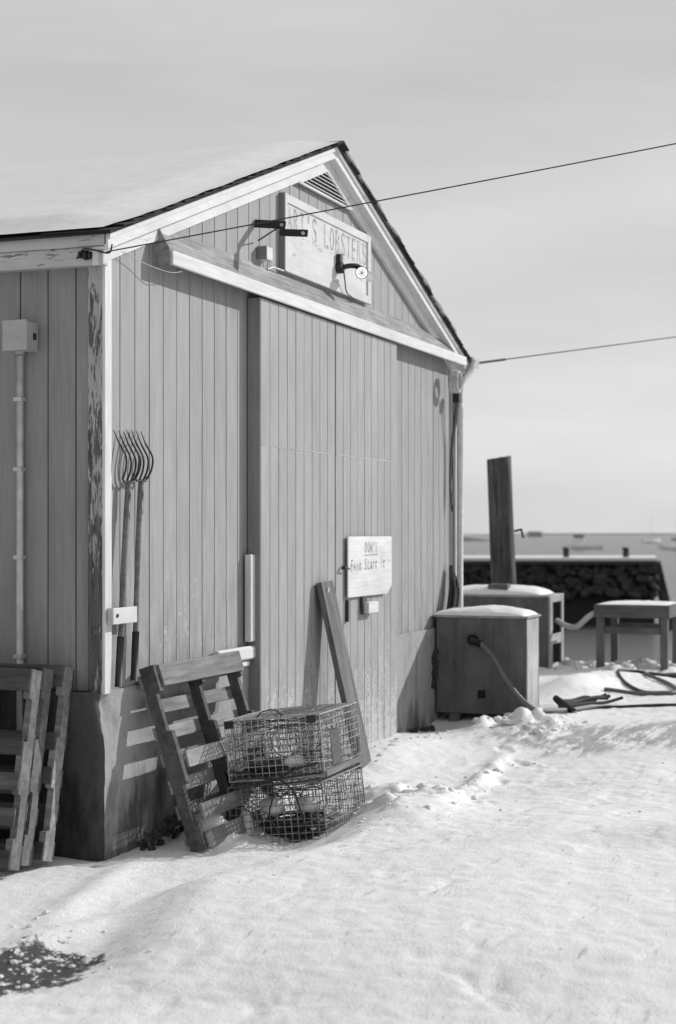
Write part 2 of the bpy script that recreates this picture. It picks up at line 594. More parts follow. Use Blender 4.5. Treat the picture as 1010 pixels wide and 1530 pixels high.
# ------------------------------------------------------------------ value noise for terrain
_rs = np.random.RandomState(4)
_LAT = _rs.rand(256, 256)
def vnoise(x, y):
    xi = np.floor(x).astype(int); yi = np.floor(y).astype(int)
    fx = x - xi; fy = y - yi
    fx = fx * fx * (3 - 2 * fx); fy = fy * fy * (3 - 2 * fy)
    a = _LAT[xi % 256, yi % 256]; b = _LAT[(xi + 1) % 256, yi % 256]
    c = _LAT[xi % 256, (yi + 1) % 256]; d = _LAT[(xi + 1) % 256, (yi + 1) % 256]
    return (a * (1 - fx) + b * fx) * (1 - fy) + (c * (1 - fx) + d * fx) * fy
def fbm(x, y, o=4, g=0.5):
    s = 0; a = 1; t = 0
    for i in range(o):
        s = s + a * (vnoise(x * 2 ** i + 17.3 * i, y * 2 ** i - 9.1 * i) - 0.5); t += a; a *= g
    return s / t
def ss(a, b, x):
    t = np.clip((x - a) / (b - a), 0, 1)
    return t * t * (3 - 2 * t)
def gauss(x, y, cx, cy, sx, sy=None, rot=0.0):
    sy = sy or sx
    u = (x - cx) * math.cos(rot) + (y - cy) * math.sin(rot)
    v = -(x - cx) * math.sin(rot) + (y - cy) * math.cos(rot)
    return np.exp(-(u / sx) ** 2 - (v / sy) ** 2)

_rp = random.Random(14)
PRINTS = [(2.1 + .42 * i + _rp.uniform(-.08, .08), -1.40 + .05 * i + (.09 if i % 2 else -.09) + _rp.uniform(-.08, .08), R(8) + _rp.uniform(-.5, .5)) for i in range(7)]
EDGE = 11.9
def ground_h(x, y):
    x = np.asarray(x, float); y = np.asarray(y, float)
    h = 0.0 + 0.17 * ss(1.2, 6.0, x)
    wob = 0.35 * fbm(x * 0.9, y * 0.9, 3)
    front = ss(-0.72, -1.22, y + wob + 0.10 * np.sin(x * 2.3))
    h = h + (0.13 * front) * ss(3.2, 0.6, x) * ss(-2.6, -1.3, x)
    h = h + 0.05 * ss(-1.3, -2.4, y)
    # wind ridges in the lee hollow
    h = h + 0.035 * gauss(x, y, -0.75, -0.35, 0.9, 0.10, R(12)) + 0.03 * gauss(x, y, -1.45, -0.62, 0.5, 0.09, R(-18))
    h = h + 0.17 * gauss(x, y, -0.28, 0.95, 0.30, 0.42)
    h = h + 0.27 * gauss(x, y, 1.18, -0.20, 0.30, 0.16) + 0.2 * gauss(x, y, 1.6, -0.2, 0.3, 0.2) - 0.04 * gauss(x, y, 0.80, -0.72, 0.2, 0.12) + 0.17 * gauss(x, y, 0.66, -0.33, 0.17, 0.11)
    h = h + 0.10 * gauss(x, y, 1.55, -1.28, 0.65, 0.28, R(10))
    h = h + 0.09 * gauss(x, y, 2.3, -0.6, 0.5, 0.4)
    h = h + 0.10 * gauss(x, y, 3.5, -0.35, 0.7, 0.35)
    h = h - 0.10 * gauss(x, y, 5.5, -0.15, 0.6, 0.35)
    h = h + 0.07 * gauss(x, y, 5.4, -1.0, 0.5, 0.25)
    h = h + 0.17 * gauss(x, y, 8.2, -0.75, 0.8, 0.32) + 0.10 * gauss(x, y, 9.4, -0.9, 0.7, 0.5)
    h = h - 0.05 * gauss(x, y, -2.02, -0.67, 0.55, 0.35, R(-40))
    # trodden ridge leading to the traps
    h = h + 0.05 * gauss(x, y, 3.0, -1.25, 1.1, 0.07, R(6)) - 0.05 * gauss(x, y, 2.28, -1.38, 0.10, 0.06)
    rough = 0.35 + 0.65 * front * ss(4, 1.5, x) + 0.5 * ss(0.5, 3, x)
    h = h + 0.022 * fbm(x * 0.8 + 3, y * 0.8, 3) + rough * (0.016 * fbm(x * 2.6, y * 2.6 + 5, 3) + 0.014 * fbm(x * 8.5 + 1, y * 8.5, 3, 0.5))
    ch = np.clip(fbm(x * 5 + 40, y * 5 + 11, 3) - 0.16, 0, 1)
    h = h + 0.07 * ch * ss(0.3, 1.2, x) * ss(-2.6, -0.8, y) + 0.02 * ch
    rn = 1 - np.abs(2 * fbm(x * 3.3 + 7, y * 3.3 + 3, 3, 0.55) * 2)
    h = h - 0.008 * np.clip(rn, 0, 1) ** 8 * ss(-0.1, 0.15, fbm(x * .7 + 30, y * .7, 2)) * ss(-0.6, -1.2, y)
    h = h + 0.009 * fbm(x * 22, y * 22 + 3, 3, 0.65)
    sc = np.clip(fbm(x * 3.1 + 80, y * 9 + 31, 4, 0.6) - 0.17, 0, 1)
    h = h - 0.06 * sc * ss(-0.9, -1.5, y)
    for (fx, fy, fr) in PRINTS:
        u = (x - fx) * math.cos(fr) + (y - fy) * math.sin(fr); w2 = -(x - fx) * math.sin(fr) + (y - fy) * math.cos(fr)
        q = (u / 0.15) ** 2 + (w2 / 0.062) ** 2
        h = h - 0.016 * ss(1.4, 0.3, q + 1.6 * fbm(x * 16, y * 16, 2)) + 0.005 * np.exp(-((q - 1.7) / 0.6) ** 2)
    # lumps thrown up along the box and the wharf edge
    lump = np.clip(fbm(x * 6.5, y * 6.5 + 70, 2) + 0.05, 0, 1)
    h = h + 0.28 * lump * (gauss(x, y, 5.35, -0.85, 0.35, 0.4) + gauss(x, y, 11.3, -0.2, 0.4, 3.0) + 0.8 * gauss(x, y, 1.9, -1.05, 0.5, 0.3))
    return h

def gh(x, y):
    return float(ground_h(np.array([x]), np.array([y]))[0])

def axis(pieces):
    out = []
    for a, b, d in pieces:
        n = max(1, int(round((b - a) / d)))
        out += [a + (b - a) * i / n for i in range(n)]
    out.append(pieces[-1][1])
    return np.array(out)

def grid_mesh(name, xs, ys, Z):
    nx, ny = len(xs), len(ys)
    X, Y = np.meshgrid(xs, ys, indexing='ij')
    co = np.stack([X, Y, Z], -1).reshape(-1, 3)
    i, j = np.meshgrid(np.arange(nx - 1), np.arange(ny - 1), indexing='ij')
    a = (i * ny + j).ravel()
    q = np.stack([a, a + ny, a + ny + 1, a + 1], 1)
    me = bpy.data.meshes.new(name)
    me.vertices.add(len(co)); me.vertices.foreach_set('co', co.ravel())
    me.loops.add(q.size); me.loops.foreach_set('vertex_index', q.ravel())
    me.polygons.add(len(q))
    me.polygons.foreach_set('loop_start', np.arange(0, q.size, 4))
    me.polygons.foreach_set('loop_total', np.full(len(q), 4))
    me.polygons.foreach_set('use_smooth', np.ones(len(q), bool))
    me.update(); me.validate()
    return me

xs = axis([(-60, -12, 4), (-12, -4, 0.5), (-4, -2.8, 0.05), (-2.8, 3.2, 0.02), (3.2, 7, 0.03), (7, EDGE, 0.05)])
ys = axis([(-60, -12, 4), (-12, -4.6, 0.4), (-4.6, -3.2, 0.05), (-3.2, 1.2, 0.02), (1.2, 3, 0.06), (3, 12, 0.5), (12, 60, 4)])
GX, GY = np.meshgrid(xs, ys, indexing='ij')
Z = ground_h(GX, GY)
g = link('ground', grid_mesh('ground', xs, ys, Z), M['ground'])
tag(g, kind='structure')

# thrown clods of crusty snow, and crumbs on the bare asphalt
def clods(name, pts, mat):
    rgc = random.Random(21)
    V, F = [], []
    ico = [(0, 0, 1), (.894, 0, .447), (.276, .851, .447), (-.724, .526, .447), (-.724, -.526, .447), (.276, -.851, .447),
           (.724, .526, -.447), (-.276, .851, -.447), (-.894, 0, -.447), (-.276, -.851, -.447), (.724, -.526, -.447), (0, 0, -1)]
    icf = [(0, 1, 2), (0, 2, 3), (0, 3, 4), (0, 4, 5), (0, 5, 1), (1, 6, 2), (2, 7, 3), (3, 8, 4), (4, 9, 5), (5, 10, 1),
           (2, 6, 7), (3, 7, 8), (4, 8, 9), (5, 9, 10), (1, 10, 6), (11, 7, 6), (11, 8, 7), (11, 9, 8), (11, 10, 9), (11, 6, 10)]
    zz = ground_h(np.array([p[0] for p in pts]), np.array([p[1] for p in pts]))
    for (x_, y_, r_), z_ in zip(pts, zz):
        n = len(V)
        sx_, sy_, sz_ = r_ * rgc.uniform(.8, 1.4), r_ * rgc.uniform(.8, 1.4), r_ * rgc.uniform(.5, .9)
        for (a, b_, c_) in ico:
            k = rgc.uniform(.75, 1.2)
            V.append((x_ + a * sx_ * k, y_ + b_ * sy_ * k, z_ + (c_ * .9 + .15) * sz_ * k))
        F += [tuple(q + n for q in t) for t in icf]
    o = link(name, pydata(name, V, F), mat)
    tag(o, kind='stuff')
rgc = random.Random(5)
cp = []
def scat(n, cx, cy, sx_, sy_, r0, r1):
    for _ in range(n):
        cp.append((rgc.gauss(cx, sx_), rgc.gauss(cy, sy_), r0 + (r1 - r0) * rgc.random() ** 3))
scat(70, 1.75, -1.15, .45, .25, .006, .035)
scat(70, 5.4, -1.0, .35, .25, .01, .06)
scat(35, 3.0, -1.3, 1.0, .12, .006, .03)
scat(40, -1.0, -1.05, .7, .15, .004, .012)
scat(60, .8, -2.2, 1.6, .8, .003, .010)
scat(120, 11.2, -.3, .35, 1.6, .02, .07)
scat(80, -1.75, -.45, .25, .2, .005, .02)
scat(40, 3.9, -.35, .6, .12, .006, .03)
cp = [p for p in cp if not (p[1] > -.15 and -.1 < p[0] < 6.7) and p[0] < EDGE - .05 and not (5.75 < p[0] < 6.4 and p[1] > -.95)]
clods('snow_clods', cp, M['clod'])
cp = []
scat(60, -2.0, -.62, .2, .2, .004, .02)
scat(40, -2.15, -.45, .12, .1, .01, .03)
clods('snow_crumbs', cp, M['clod'])

# wharf face under the snow, sea
b = MB()
b.box((EDGE - 0.35, 0, -1.6), (0, 1, 0), (1, 0, 0), (120, 0.66, 3.1))
o = b.build('wharf_edge', M['wet_stone']); tag(o, kind='structure')
sx = axis([(EDGE - 0.2, 200, 10), (200, 2000, 200), (2000, 12000, 2000)])
sy = axis([(-9000, -2000, 1000), (-2000, -200, 200), (-200, 300, 20), (300, 2000, 170), (2000, 9000, 1000)])
o = link('water', grid_mesh('water', sx, sy, np.full((len(sx), len(sy)), -2.5)), M['sea'])
tag(o, kind='structure')

# ------------------------------------------------------------------ the shed
W_, D_ = 6.6, 7.0
EAVE, RIDGE_X = 3.39, 3.23
OHR, WR = 0.22, 6.46                       # right overhang, mirror of the left eave line
SL = (4.555 - EAVE) / RIDGE_X
def roof_z(x): return EAVE + SL * (RIDGE_X - abs(x - RIDGE_X))
XA, YA, ZA = Vector((1, 0, 0)), Vector((0, 1, 0)), Vector((0, 0, 1))

shed = thing('wooden_shed', 'grey board sided waterfront shed with white gable trim and snow covered roof', 'shed', (0, 0, 0))

# foundation: splayed concrete base, chipped top edge
def foundation():
    rg = np.random.RandomState(7)
    top, bot = 0.905, -0.35
    us = np.concatenate([np.linspace(0, 1.8, 110), np.linspace(1.84, W_, 90)]); zs = np.linspace(bot, top, 70)
    U, Zz = np.meshgrid(us, zs, indexing='ij')
    off = -0.012 + 0.02 * fbm(U * 2.2, Zz * 2.2 + 8, 4) + 0.008 * fbm(U * 14, Zz * 14 + 8, 3)
    chip = np.clip(fbm(U * 5, Zz * 5 + 3, 3) - 0.10 - 0.5 * np.clip(0.35 - U, 0, 1) * 0, 0, 1)
    off = off + 0.10 * chip * ss(0.30, 0.0, Zz)
    edge = gauss(U, Zz, 0, 0.80, 0.10, 0.12)
    off = off + 0.05 * edge * (0.5 + fbm(U * 14, Zz * 14, 3))
    v = [(float(a), float(b_), float(c)) for a, b_, c in zip(U.ravel(), off.ravel(), Zz.ravel())]
    n = len(zs); f = []
    for i in range(len(us) - 1):
        for j in range(n - 1):
            k = i * n + j
            f.append((k, k + n, k + n + 1, k + 1))
    me = pydata('foundation_front', v, f, True)
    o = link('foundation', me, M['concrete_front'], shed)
    # the side face
    vs = np.concatenate([np.linspace(0, 1, 70), np.linspace(1.05, D_, 80)])
    V2, Z2 = np.meshgrid(vs, zs, indexing='ij')
    off2 = -0.018 + 0.03 * fbm(V2 * 2.5 + 9, Z2 * 2.5, 4) + 0.02 * fbm(V2 * 13 + 9, Z2 * 13, 3) * (0.35 + ss(0.55, 0.75, Z2)) - 0.05 * ss(0.62, 0.88, Z2) * ss(0.5, 0.0, V2)
    off2 = off2 + (off.reshape(len(us), n)[0][None, :] * 0)
    off2[0, :] = 0.0
    v = [(float(c), float(a) if a > 0 else float(y0), float(b_)) for (a, c, b_, y0) in
         zip(V2.ravel(), off2.ravel(), Z2.ravel(), np.tile(off[0, :], len(vs)).ravel())]
    f = []
    for i in range(len(vs) - 1):
        for j in range(n - 1):
            k = i * n + j
            f.append((k, k + 1, k + n + 1, k + n))
    me = pydata('foundation_side', v, f, True)
    link('foundation', me, M['concrete_shade'], shed)
    b = MB()
    b.box((W_ / 2, D_ / 2, (0.86 - 0.35) / 2), XA, YA, (W_ - 0.12, D_ - 0.2, 1.2))
    b.build('foundation_core', M['dark_void'], shed)
foundation()

# dark wall backing seen in the board joints
b = MB()
b.prism([(0.02, 0.024, 0.9), (W_ - 0.02, 0.024, 0.9), (W_ - 0.02, 0.024, EAVE - .10), (RIDGE_X, 0.024, 4.50), (0.02, 0.024, EAVE - .03)], (0, D_ - 0.05, 0))
core = b.build('wall_frame', M['dark_void'], shed)

front = link('front_wall', pydata('front_wall', [(0.03, .0232, .92), (W_ - .03, .0232, .92), (W_ - .03, .0232, 3.3), (.03, .0232, 3.3)], [(0, 1, 2, 3)]), M['dark_void'], shed)
rg = random.Random(3)
BW = 0.1725
x = 0.02
while x < W_ - 0.03:
    x1 = min(x + BW, W_ - 0.02)
    zt = min(roof_z(x), roof_z(x1)) - 0.05
    zb = 0.90
    c = Vector(((x + x1) / 2, 0.012 + rg.uniform(-.0012, .0012), (zb + zt) / 2))
    slab('board', front, c, ZA, XA, (zt - zb, x1 - x - 0.005 - rg.uniform(0, .0015), 0.022), M['wall'], 0.003)
    x = x1
side = link('side_wall', pydata('side_wall', [(.0232, .03, .92), (.0232, D_ - .1, .92), (.0232, D_ - .1, 3.3), (.0232, .03, 3.3)], [(0, 1, 2, 3)]), M['dark_void'], shed)
y = -0.006
ys_b = [0.083 + 0.0005, 0.165]
while ys_b[-1] < D_ - 0.2: ys_b.append(ys_b[-1] + 0.173)
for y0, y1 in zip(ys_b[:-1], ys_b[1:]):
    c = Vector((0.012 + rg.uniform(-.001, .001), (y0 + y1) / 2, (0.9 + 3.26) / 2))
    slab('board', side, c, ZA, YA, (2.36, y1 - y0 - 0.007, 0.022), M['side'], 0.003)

# corner boards
slab('corner_board', shed, (-0.012, 0.036, 0.893 + 1.19), ZA, YA, (2.38, 0.086, 0.022), M['corner'], 0.004)
slab('corner_board', shed, (0.022, -0.012, 0.888 + 1.20), ZA, XA, (2.40, 0.078, 0.022), M['white_clean'], 0.004)
slab('corner_board', shed, (W_ - 0.06, -0.012, 0.9 + 1.2), ZA, XA, (2.40, 0.10, 0.022), M['white_clean'], 0.004)
slab('corner_board', shed, (W_ + 0.013, 0.05, 0.9 + 1.2), ZA, YA, (2.40, 0.10, 0.022), M['white_clean'], 0.004)

# left eave: projecting fascia over a frieze board
OH, RP = 0.113, 0.095
ez = roof_z(0) - SL * OH
bar('fascia_board', shed, (-OH + .012, -RP + .01, ez - 0.045), (-OH + .012, D_, ez - 0.045), ZA, 0.066, 0.024, M['fascia'])
bar('frieze_board', shed, (-OH + .028, -0.055, ez - 0.127), (-OH + .028, D_, ez - 0.127), ZA, 0.096, 0.022, M['fascia'])
bar('soffit_board', shed, (-0.035, -0.03, ez - 0.160), (-0.035, D_, ez - 0.160), XA, 0.08, 0.018, M['fascia'])
bar('fascia_board', shed, (WR + OHR - .012, -RP, ez - 0.095), (WR + OHR - .012, D_, ez - 0.095), ZA, 0.082, 0.024, M['white'])
bar('soffit_board', shed, (W_ + 0.022, -0.03, ez - 0.125), (W_ + 0.022, D_, ez - 0.125), XA, 0.06, 0.02, M['white'])

# rake: outer fascia, soffit and frieze, following the roof on both sides
def rake(sgn):
    def pt(t, y, dz):   # t from eave (0) to ridge (1)
        o_ = OH if sgn > 0 else OHR
        xx = (-o_ + (RIDGE_X + o_) * t)
        zz = ez + SL * (xx + OH) + dz
        if sgn < 0: xx = WR - xx
        return Vector((xx, y, zz))
    ym = -RP
    def board(name, y0, th, d0, d1, mat, t0=0.0):
        b = MB()
        b.prism([pt(t0, y0, d0), pt(t0, y0, d1), pt(1, y0, d1), pt(1, y0, d0)], (0, th, 0))
        return b.build(name, mat, shed)
    board('rake_board', ym, 0.022, -0.016, -0.100, M['white'])
    board('rake_moulding', ym - 0.014, 0.0135, -0.016, -0.046, M['white'])
    board('frieze_board', -0.034, 0.033, -0.102, -0.182, M['white'])
    board('rake_soffit', ym + 0.0225, 0.07, -0.085, -0.1005, M['white'])
rake(1); rake(-1)

# roof deck, shingles at the rake, snow blanket
b = MB()
for sgn in (1, -1):
    fx = (lambda xx: xx) if sgn > 0 else (lambda xx: WR - xx)
    o_ = OH if sgn > 0 else OHR
    A = (fx(-o_ - .03), -RP - .03, ez - SL * (.03 + o_ - OH)); B = (RIDGE_X, -RP - .03, ez + SL * (RIDGE_X + OH))
    b.prism([A, B, (B[0], B[1], B[2] - 0.016), (A[0], A[1], A[2] - 0.016)], (0, D_ + 0.25, 0))
roof = b.build('roof', M['shingle'], shed)
for sgn in (1, -1):
    n = 27
    for i in range(n):
        o_ = OH if sgn > 0 else OHR
        xx = -o_ - 0.045 + (RIDGE_X + o_ + 0.03) * i / n
        u = Vector((1, 0, SL)).normalized()
        if sgn < 0: u.x = -u.x
        ln = 0.175
        tilt = Vector((0, 0, -0.012))
        px = xx if sgn > 0 else WR - xx
        p = Vector((px, 0, ez + SL * (xx + OH) + 0.008 + rg.uniform(0, .005)))
        q = p + u * ln + tilt
        c = (p + q) / 2
        wdt = 0.42
        c.y = -RP - 0.042 + wdt / 2 + rg.uniform(-0.012, 0.014)
        slab('shingle', roof, c, q - p, YA, (ln, wdt, 0.008), M['shingle'], 0.002, 0.003, i % 5)
slab('ridge_cap', roof, (RIDGE_X - .05, -RP + 0.03, ez + SL * (RIDGE_X + OH) - 0.004), (1, 0, SL), YA, (0.13, 0.20, 0.010), M['shingle'], 0.003)
slab('ridge_cap', roof, (RIDGE_X + .05, -RP + 0.03, ez + SL * (RIDGE_X + OH) - 0.004), (1, 0, -SL), YA, (0.13, 0.20, 0.010), M['shingle'], 0.003)

def roof_snow(sgn):
    us = axis([(0, 0.6, 0.02), (0.6, RIDGE_X + OH, 0.05)]); vs = axis([(0, 0.6, 0.02), (0.6, D_ + .1, 0.12)])
    U, V = np.meshgrid(us, vs, indexing='ij')
    start_v = -RP - 0.046 + 0.035 * fbm(U * 7, U * 0 + 2, 3) + 0.05 * np.exp(-(U / 0.25) ** 2)
    Y = start_v + V
    th = 0.05 * ss(0, 0.5, V) * ss(-.05, .35, U) + 0.012 * fbm(U * 2, V * 2, 3) * ss(0, .4, V) * ss(0, .3, U) + 0.003 * fbm(U * 14, V * 14, 2)
    th = np.maximum(th, 0.002)
    X = -OH - 0.035 + U
    Zr = ez + SL * (X + OH) + 0.021 + th
    X = X if sgn > 0 else WR - X
    nx, ny = U.shape
    v = list(zip(X.ravel().tolist(), Y.ravel().tolist(), Zr.ravel().tolist()))
    f = []
    for i in range(nx - 1):
        for j in range(ny - 1):
            k = i * ny + j
            f.append((k, k + ny, k + ny + 1, k + 1) if sgn > 0 else (k, k + 1, k + ny + 1, k + ny))
    link('roof_snow', pydata('roof_snow', v, f, True), M['snow'], roof)
roof_snow(1); roof_snow(-1)

# gable louvre
vent = thing  # (name reused below)
lb = MB()
lb.prism([(2.75, -0.005, 4.19), (3.71, -0.005, 4.19), (3.23, -0.005, 4.37)], (0, -0.012, 0))
louvre = lb.build('gable_vent', M['dark_void'], shed)
fb = [((2.71, 4.185), (3.75, 4.185)), ((2.72, 4.185), (3.24, 4.375)), ((3.74, 4.185), (3.22, 4.375))]
for k, (p, q) in enumerate(fb):
    bar('vent_frame', louvre, (p[0], -0.026 - .001 * k, p[1]), (q[0], -0.026 - .001 * k, q[1]), ZA, 0.018, 0.020, M['white'])
for i in range(6):
    zz = 4.212 + i * 0.027
    hw = 0.47 * (4.375 - zz) / 0.185
    slab('slat', louvre, (3.23, -0.030, zz), XA, (0, -0.8, -0.6), (2 * hw, 0.024, 0.005), M['white_clean'], 0.001)

# door track hood
HP = 0.102
x0, x1 = 0.60, 6.50
zo0, zo1, zb = 3.275, 3.358, 3.515
hb = MB()
hb.prism([(x0, 0, zb), (x0, -HP, zo1), (x0, -HP, zo1 - 0.012), (x0, 0, zb - 0.016)], (x1 - x0, 0, 0))
hood = hb.build('track_hood', M['hoodtop'], shed)
eb = MB()
eb.prism([(x0 - 0.022, -0.001, zb + .03), (x0 - 0.022, -HP - 0.004, zo1 + .01), (x0 - 0.022, -HP - 0.004, zo0 - .01), (x0 - 0.022, -0.001, zo0 - .01)], (0.0215, 0, 0))
eb.build('end_board', M['hoodtop'], hood)
eb = MB()
eb.prism([(x1 + 0.0005, -0.001, zb + .01), (x1 + 0.0005, -HP - 0.004, zo1 + .005), (x1 + 0.0005, -HP - 0.004, zo0 - .01), (x1 + 0.0005, -0.001, zo0 - .01)], (0.02, 0, 0))
eb.build('end_board', M['white'], hood)
slab('hood_trim', hood, ((x0 + x1) / 2, -HP - 0.010, (zo0 + zo1) / 2), XA, ZA, (x1 - x0 + .02, zo1 - zo0, 0.02), M['white_clean'], 0.004)

# sliding doors
def sliding_door(xa, xb, n, mat):
    zt, zb_ = 3.27, gh((xa + xb) / 2, -0.1) - 0.12
    b = MB(); b.box(((xa + xb) / 2, -0.050, (zt + zb_) / 2), XA, YA, (xb - xa - 0.006, 0.050, zt - zb_))
    d = b.build('sliding_door', M['pallet_dark'], shed)
    bw = (xb - xa) / n
    for i in range(n):
        for (za, zc) in ((zb_ + 0.02, 2.3185), (2.3235, zt)):
            c = ((xa + bw * (i + .5)), -0.084 + rg.uniform(-.0008, .0008), (za + zc) / 2)
            slab('board', d, c, ZA, XA, (zc - za, bw - 0.0055, 0.016), mat, 0.0025)
    slab('flashing', d, ((xa + xb) / 2, -0.0925, 2.321), XA, ZA, (xb - xa - .02, 0.0045, 0.003), M['white_clean'], 0.0005)
    return d
d1 = sliding_door(1.90, 3.235, 9, M['door'])
d2 = sliding_door(3.25, 4.62, 9, M['door'])
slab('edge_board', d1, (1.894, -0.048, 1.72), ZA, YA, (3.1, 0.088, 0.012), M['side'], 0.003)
slab('door_pull', d2, (3.46, -0.103, 1.18), ZA, XA, (0.16, 0.035, 0.022), M['steel'], 0.004)
bolt = MB(); bolt.tube([(3.34, -0.104, 1.50), (3.34, -0.135, 1.50)], 0.014, 8); bolt.tube([(3.33, -0.132, 1.50), (3.43, -0.132, 1.49)], 0.006, 6)
bolt.build('door_bolt', M['steel'], d2)

# lower sheathing at the right of the doors, trims
slab('sheathing_panel', shed, (5.55, -0.020, 0.42), ZA, XA, (1.0, 1.80, 0.014), M['concrete_front'], 0.003)
slab('water_table', shed, (1.62, -0.035, 0.985), XA, ZA, (0.56, 0.085, 0.05), M['white'], 0.012)
slab('water_table', shed, (1.60, -0.022, 0.916), XA, ZA, (0.52, 0.03, 0.024), M['white'], 0.003)
slab('stop_board', shed, (1.862, -0.035, 1.335), ZA, XA, (0.56, 0.085, 0.045), M['white'], 0.006)
# rubble showing under the footing
for i in range(70):
    xx = rg.uniform(0.25, 1.45); s_ = rg.uniform(.014, .034)
    slab('footing_stone', shed, (xx, -0.06 - rg.uniform(0, .07), 0.03 + rg.uniform(-.03, .07) + .05 * (xx - .3)), (rg.uniform(-1, 1), rg.uniform(-1, 1), rg.uniform(-.3, .3)), (rg.uniform(-1, 1), .3, 1),
         (s_ * 1.5, s_ * 1.1, s_), M['soil'], s_ * .3, s_ * .15, i)

for i in range(6):
    xx = rg.uniform(4.8, 5.5); s_ = rg.uniform(.02, .045)
    slab('footing_stone', shed, (xx, -0.06 - rg.uniform(0, .06), gh(xx, -.1) + .02), (rg.uniform(-1, 1), rg.uniform(-1, 1), rg.uniform(-.3, .3)), (rg.uniform(-1, 1), .3, 1),
         (s_ * 1.8, s_ * 1.1, s_), M['soil'], s_ * .25, s_ * .15, i)

# right corner downspout
ds = MB()
ds.tube(curve_pts([(6.66, -0.14, 3.34), (6.62, -0.13, 3.24), (6.50, -0.075, 3.12), (6.485, -0.065, 2.9)], 6), 0.032, 10)
ds.tube([(6.485, -0.065, 2.9), (6.485, -0.065, 1.05)], 0.030, 10)
dsp = ds.build('downspout', M['white_clean'], shed, True)
ds = MB(); ds.box((6.83, -0.10, 3.325), XA, YA, (0.10, 0.06, 0.07)); ds.box((6.72, -0.10, 3.345), XA, YA, (0.2, 0.10, 0.05))
ds.build('gutter_end', M['galv'], shed)

# ------------------------------------------------------------------ sign, lamp, box and bars on the gable
def letters(txt, parent, x0, x1, y, z0, z1, mat, bold=0.0, slope=0.0, name='letter', shear=0.0, widths=None):
    n = len(txt)
    adv = (x1 - x0) / n
    dg = bpy.context.evaluated_depsgraph_get()
    for i, chh in enumerate(txt):
        if chh == ' ': continue
        cu = bpy.data.curves.new('font', 'FONT')
        cu.body = chh; cu.offset = bold; cu.extrude = 0.0; cu.resolution_u = 3; cu.shear = shear
        tmp = bpy.data.objects.new('font', cu)
        COL.objects.link(tmp)
        dg.update()
        me = bpy.data.meshes.new_from_object(tmp.evaluated_get(bpy.context.evaluated_depsgraph_get()))
        bpy.data.objects.remove(tmp)
        co = np.array([v.co[:] for v in me.vertices])
        mn, mx = co.min(0), co.max(0)
        cap = 0.73
        h = (z1 - z0)
        wid = adv * (0.70 if chh not in "'I!+" else 0.22)
        for v in me.vertices:
            fx = (v.co.x - mn[0]) / max(mx[0] - mn[0], 1e-5)
            X = x0 + adv * (i + .5) + (fx - .5) * wid
            Zc = z0 + h * (v.co.y / cap) + slope * (X - x0)
            v.co = (X, y, Zc)
        inv = WM[parent.name].inverted()
        me.transform(inv)
        me.materials.append(mat)
        link(name, me, mat, parent, WM[parent.name].copy())

sx0, sx1, sz0, sz1 = 2.43, 4.15, 3.525, 4.055
sg = thing('shop_sign', "large faded signboard reading ART'S LOBSTERS fixed high under the gable vent", 'sign', (3.3, -0.03, sz0))
slab('sign_board', sg, ((sx0 + sx1) / 2, -0.016, (sz0 + sz1) / 2), XA, ZA, (sx1 - sx0 - .01, sz1 - sz0 - .01, 0.028), M['sign'], 0.003)
for (a, c_, th) in (((sx0, -0.030, sz1 - .03), (sx1, -0.030, sz1 - .03), .06), ((sx0, -0.031, sz0 + .03), (sx1, -0.031, sz0 + .03), .06),
                    ((sx0 + .02, -0.032, sz0), (sx0 + .02, -0.032, sz1), .04), ((sx1 - .035, -0.032, sz0), (sx1 - .035, -0.032, sz1), .07)):
    bar('sign_frame', sg, a, c_, (0, 0, 1) if a[2] == c_[2] else (1, 0, 0), th, 0.020, M['sign'], 0.003)
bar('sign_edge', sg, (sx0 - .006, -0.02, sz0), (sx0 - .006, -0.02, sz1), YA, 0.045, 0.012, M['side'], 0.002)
letters("ART'S LOBSTERS", sg, 2.475, 4.08, -0.0315, 3.810, 3.990, M['letters'])

ns = thing('notice_board', "white notice with a handwritten DON'T heading nailed to the right hand sliding door", 'sign', (3.92, -0.106, 1.28))
nb = MB()
pl = [(3.43, 1.28), (4.30, 1.28), (4.41, 1.345), (4.405, 1.728), (3.43, 1.728)]
nb.prism([(p[0], -0.122, p[1]) for p in pl], (0, 0.012, 0))
nb.build('notice_panel', M['sign_white'], ns)
letters("DON'T", ns, 3.78, 4.07, -0.1235, 1.605, 1.69, M['marker'])
bar('underline', ns, (3.78, -0.1235, 1.585), (4.07, -0.1235, 1.590), ZA, 0.007, 0.002, M['marker'], 0.0005)
letters("Even Start It +", ns, 3.47, 4.37, -0.1235, 1.470, 1.56, M['marker'], shear=0.2, slope=0.02)

lk = thing('lock_box', 'small white box with a dark side fixed below the handwritten notice', 'box', (3.83, -0.105, 1.15))
slab('housing', lk, (3.89, -0.130, 1.19), XA, ZA, (0.22, 0.085, 0.052), M['sign_white'], 0.004)
slab('back_plate', lk, (3.80, -0.111, 1.205), XA, ZA, (0.10, 0.13, 0.013), M['pallet_dark'], 0.003)

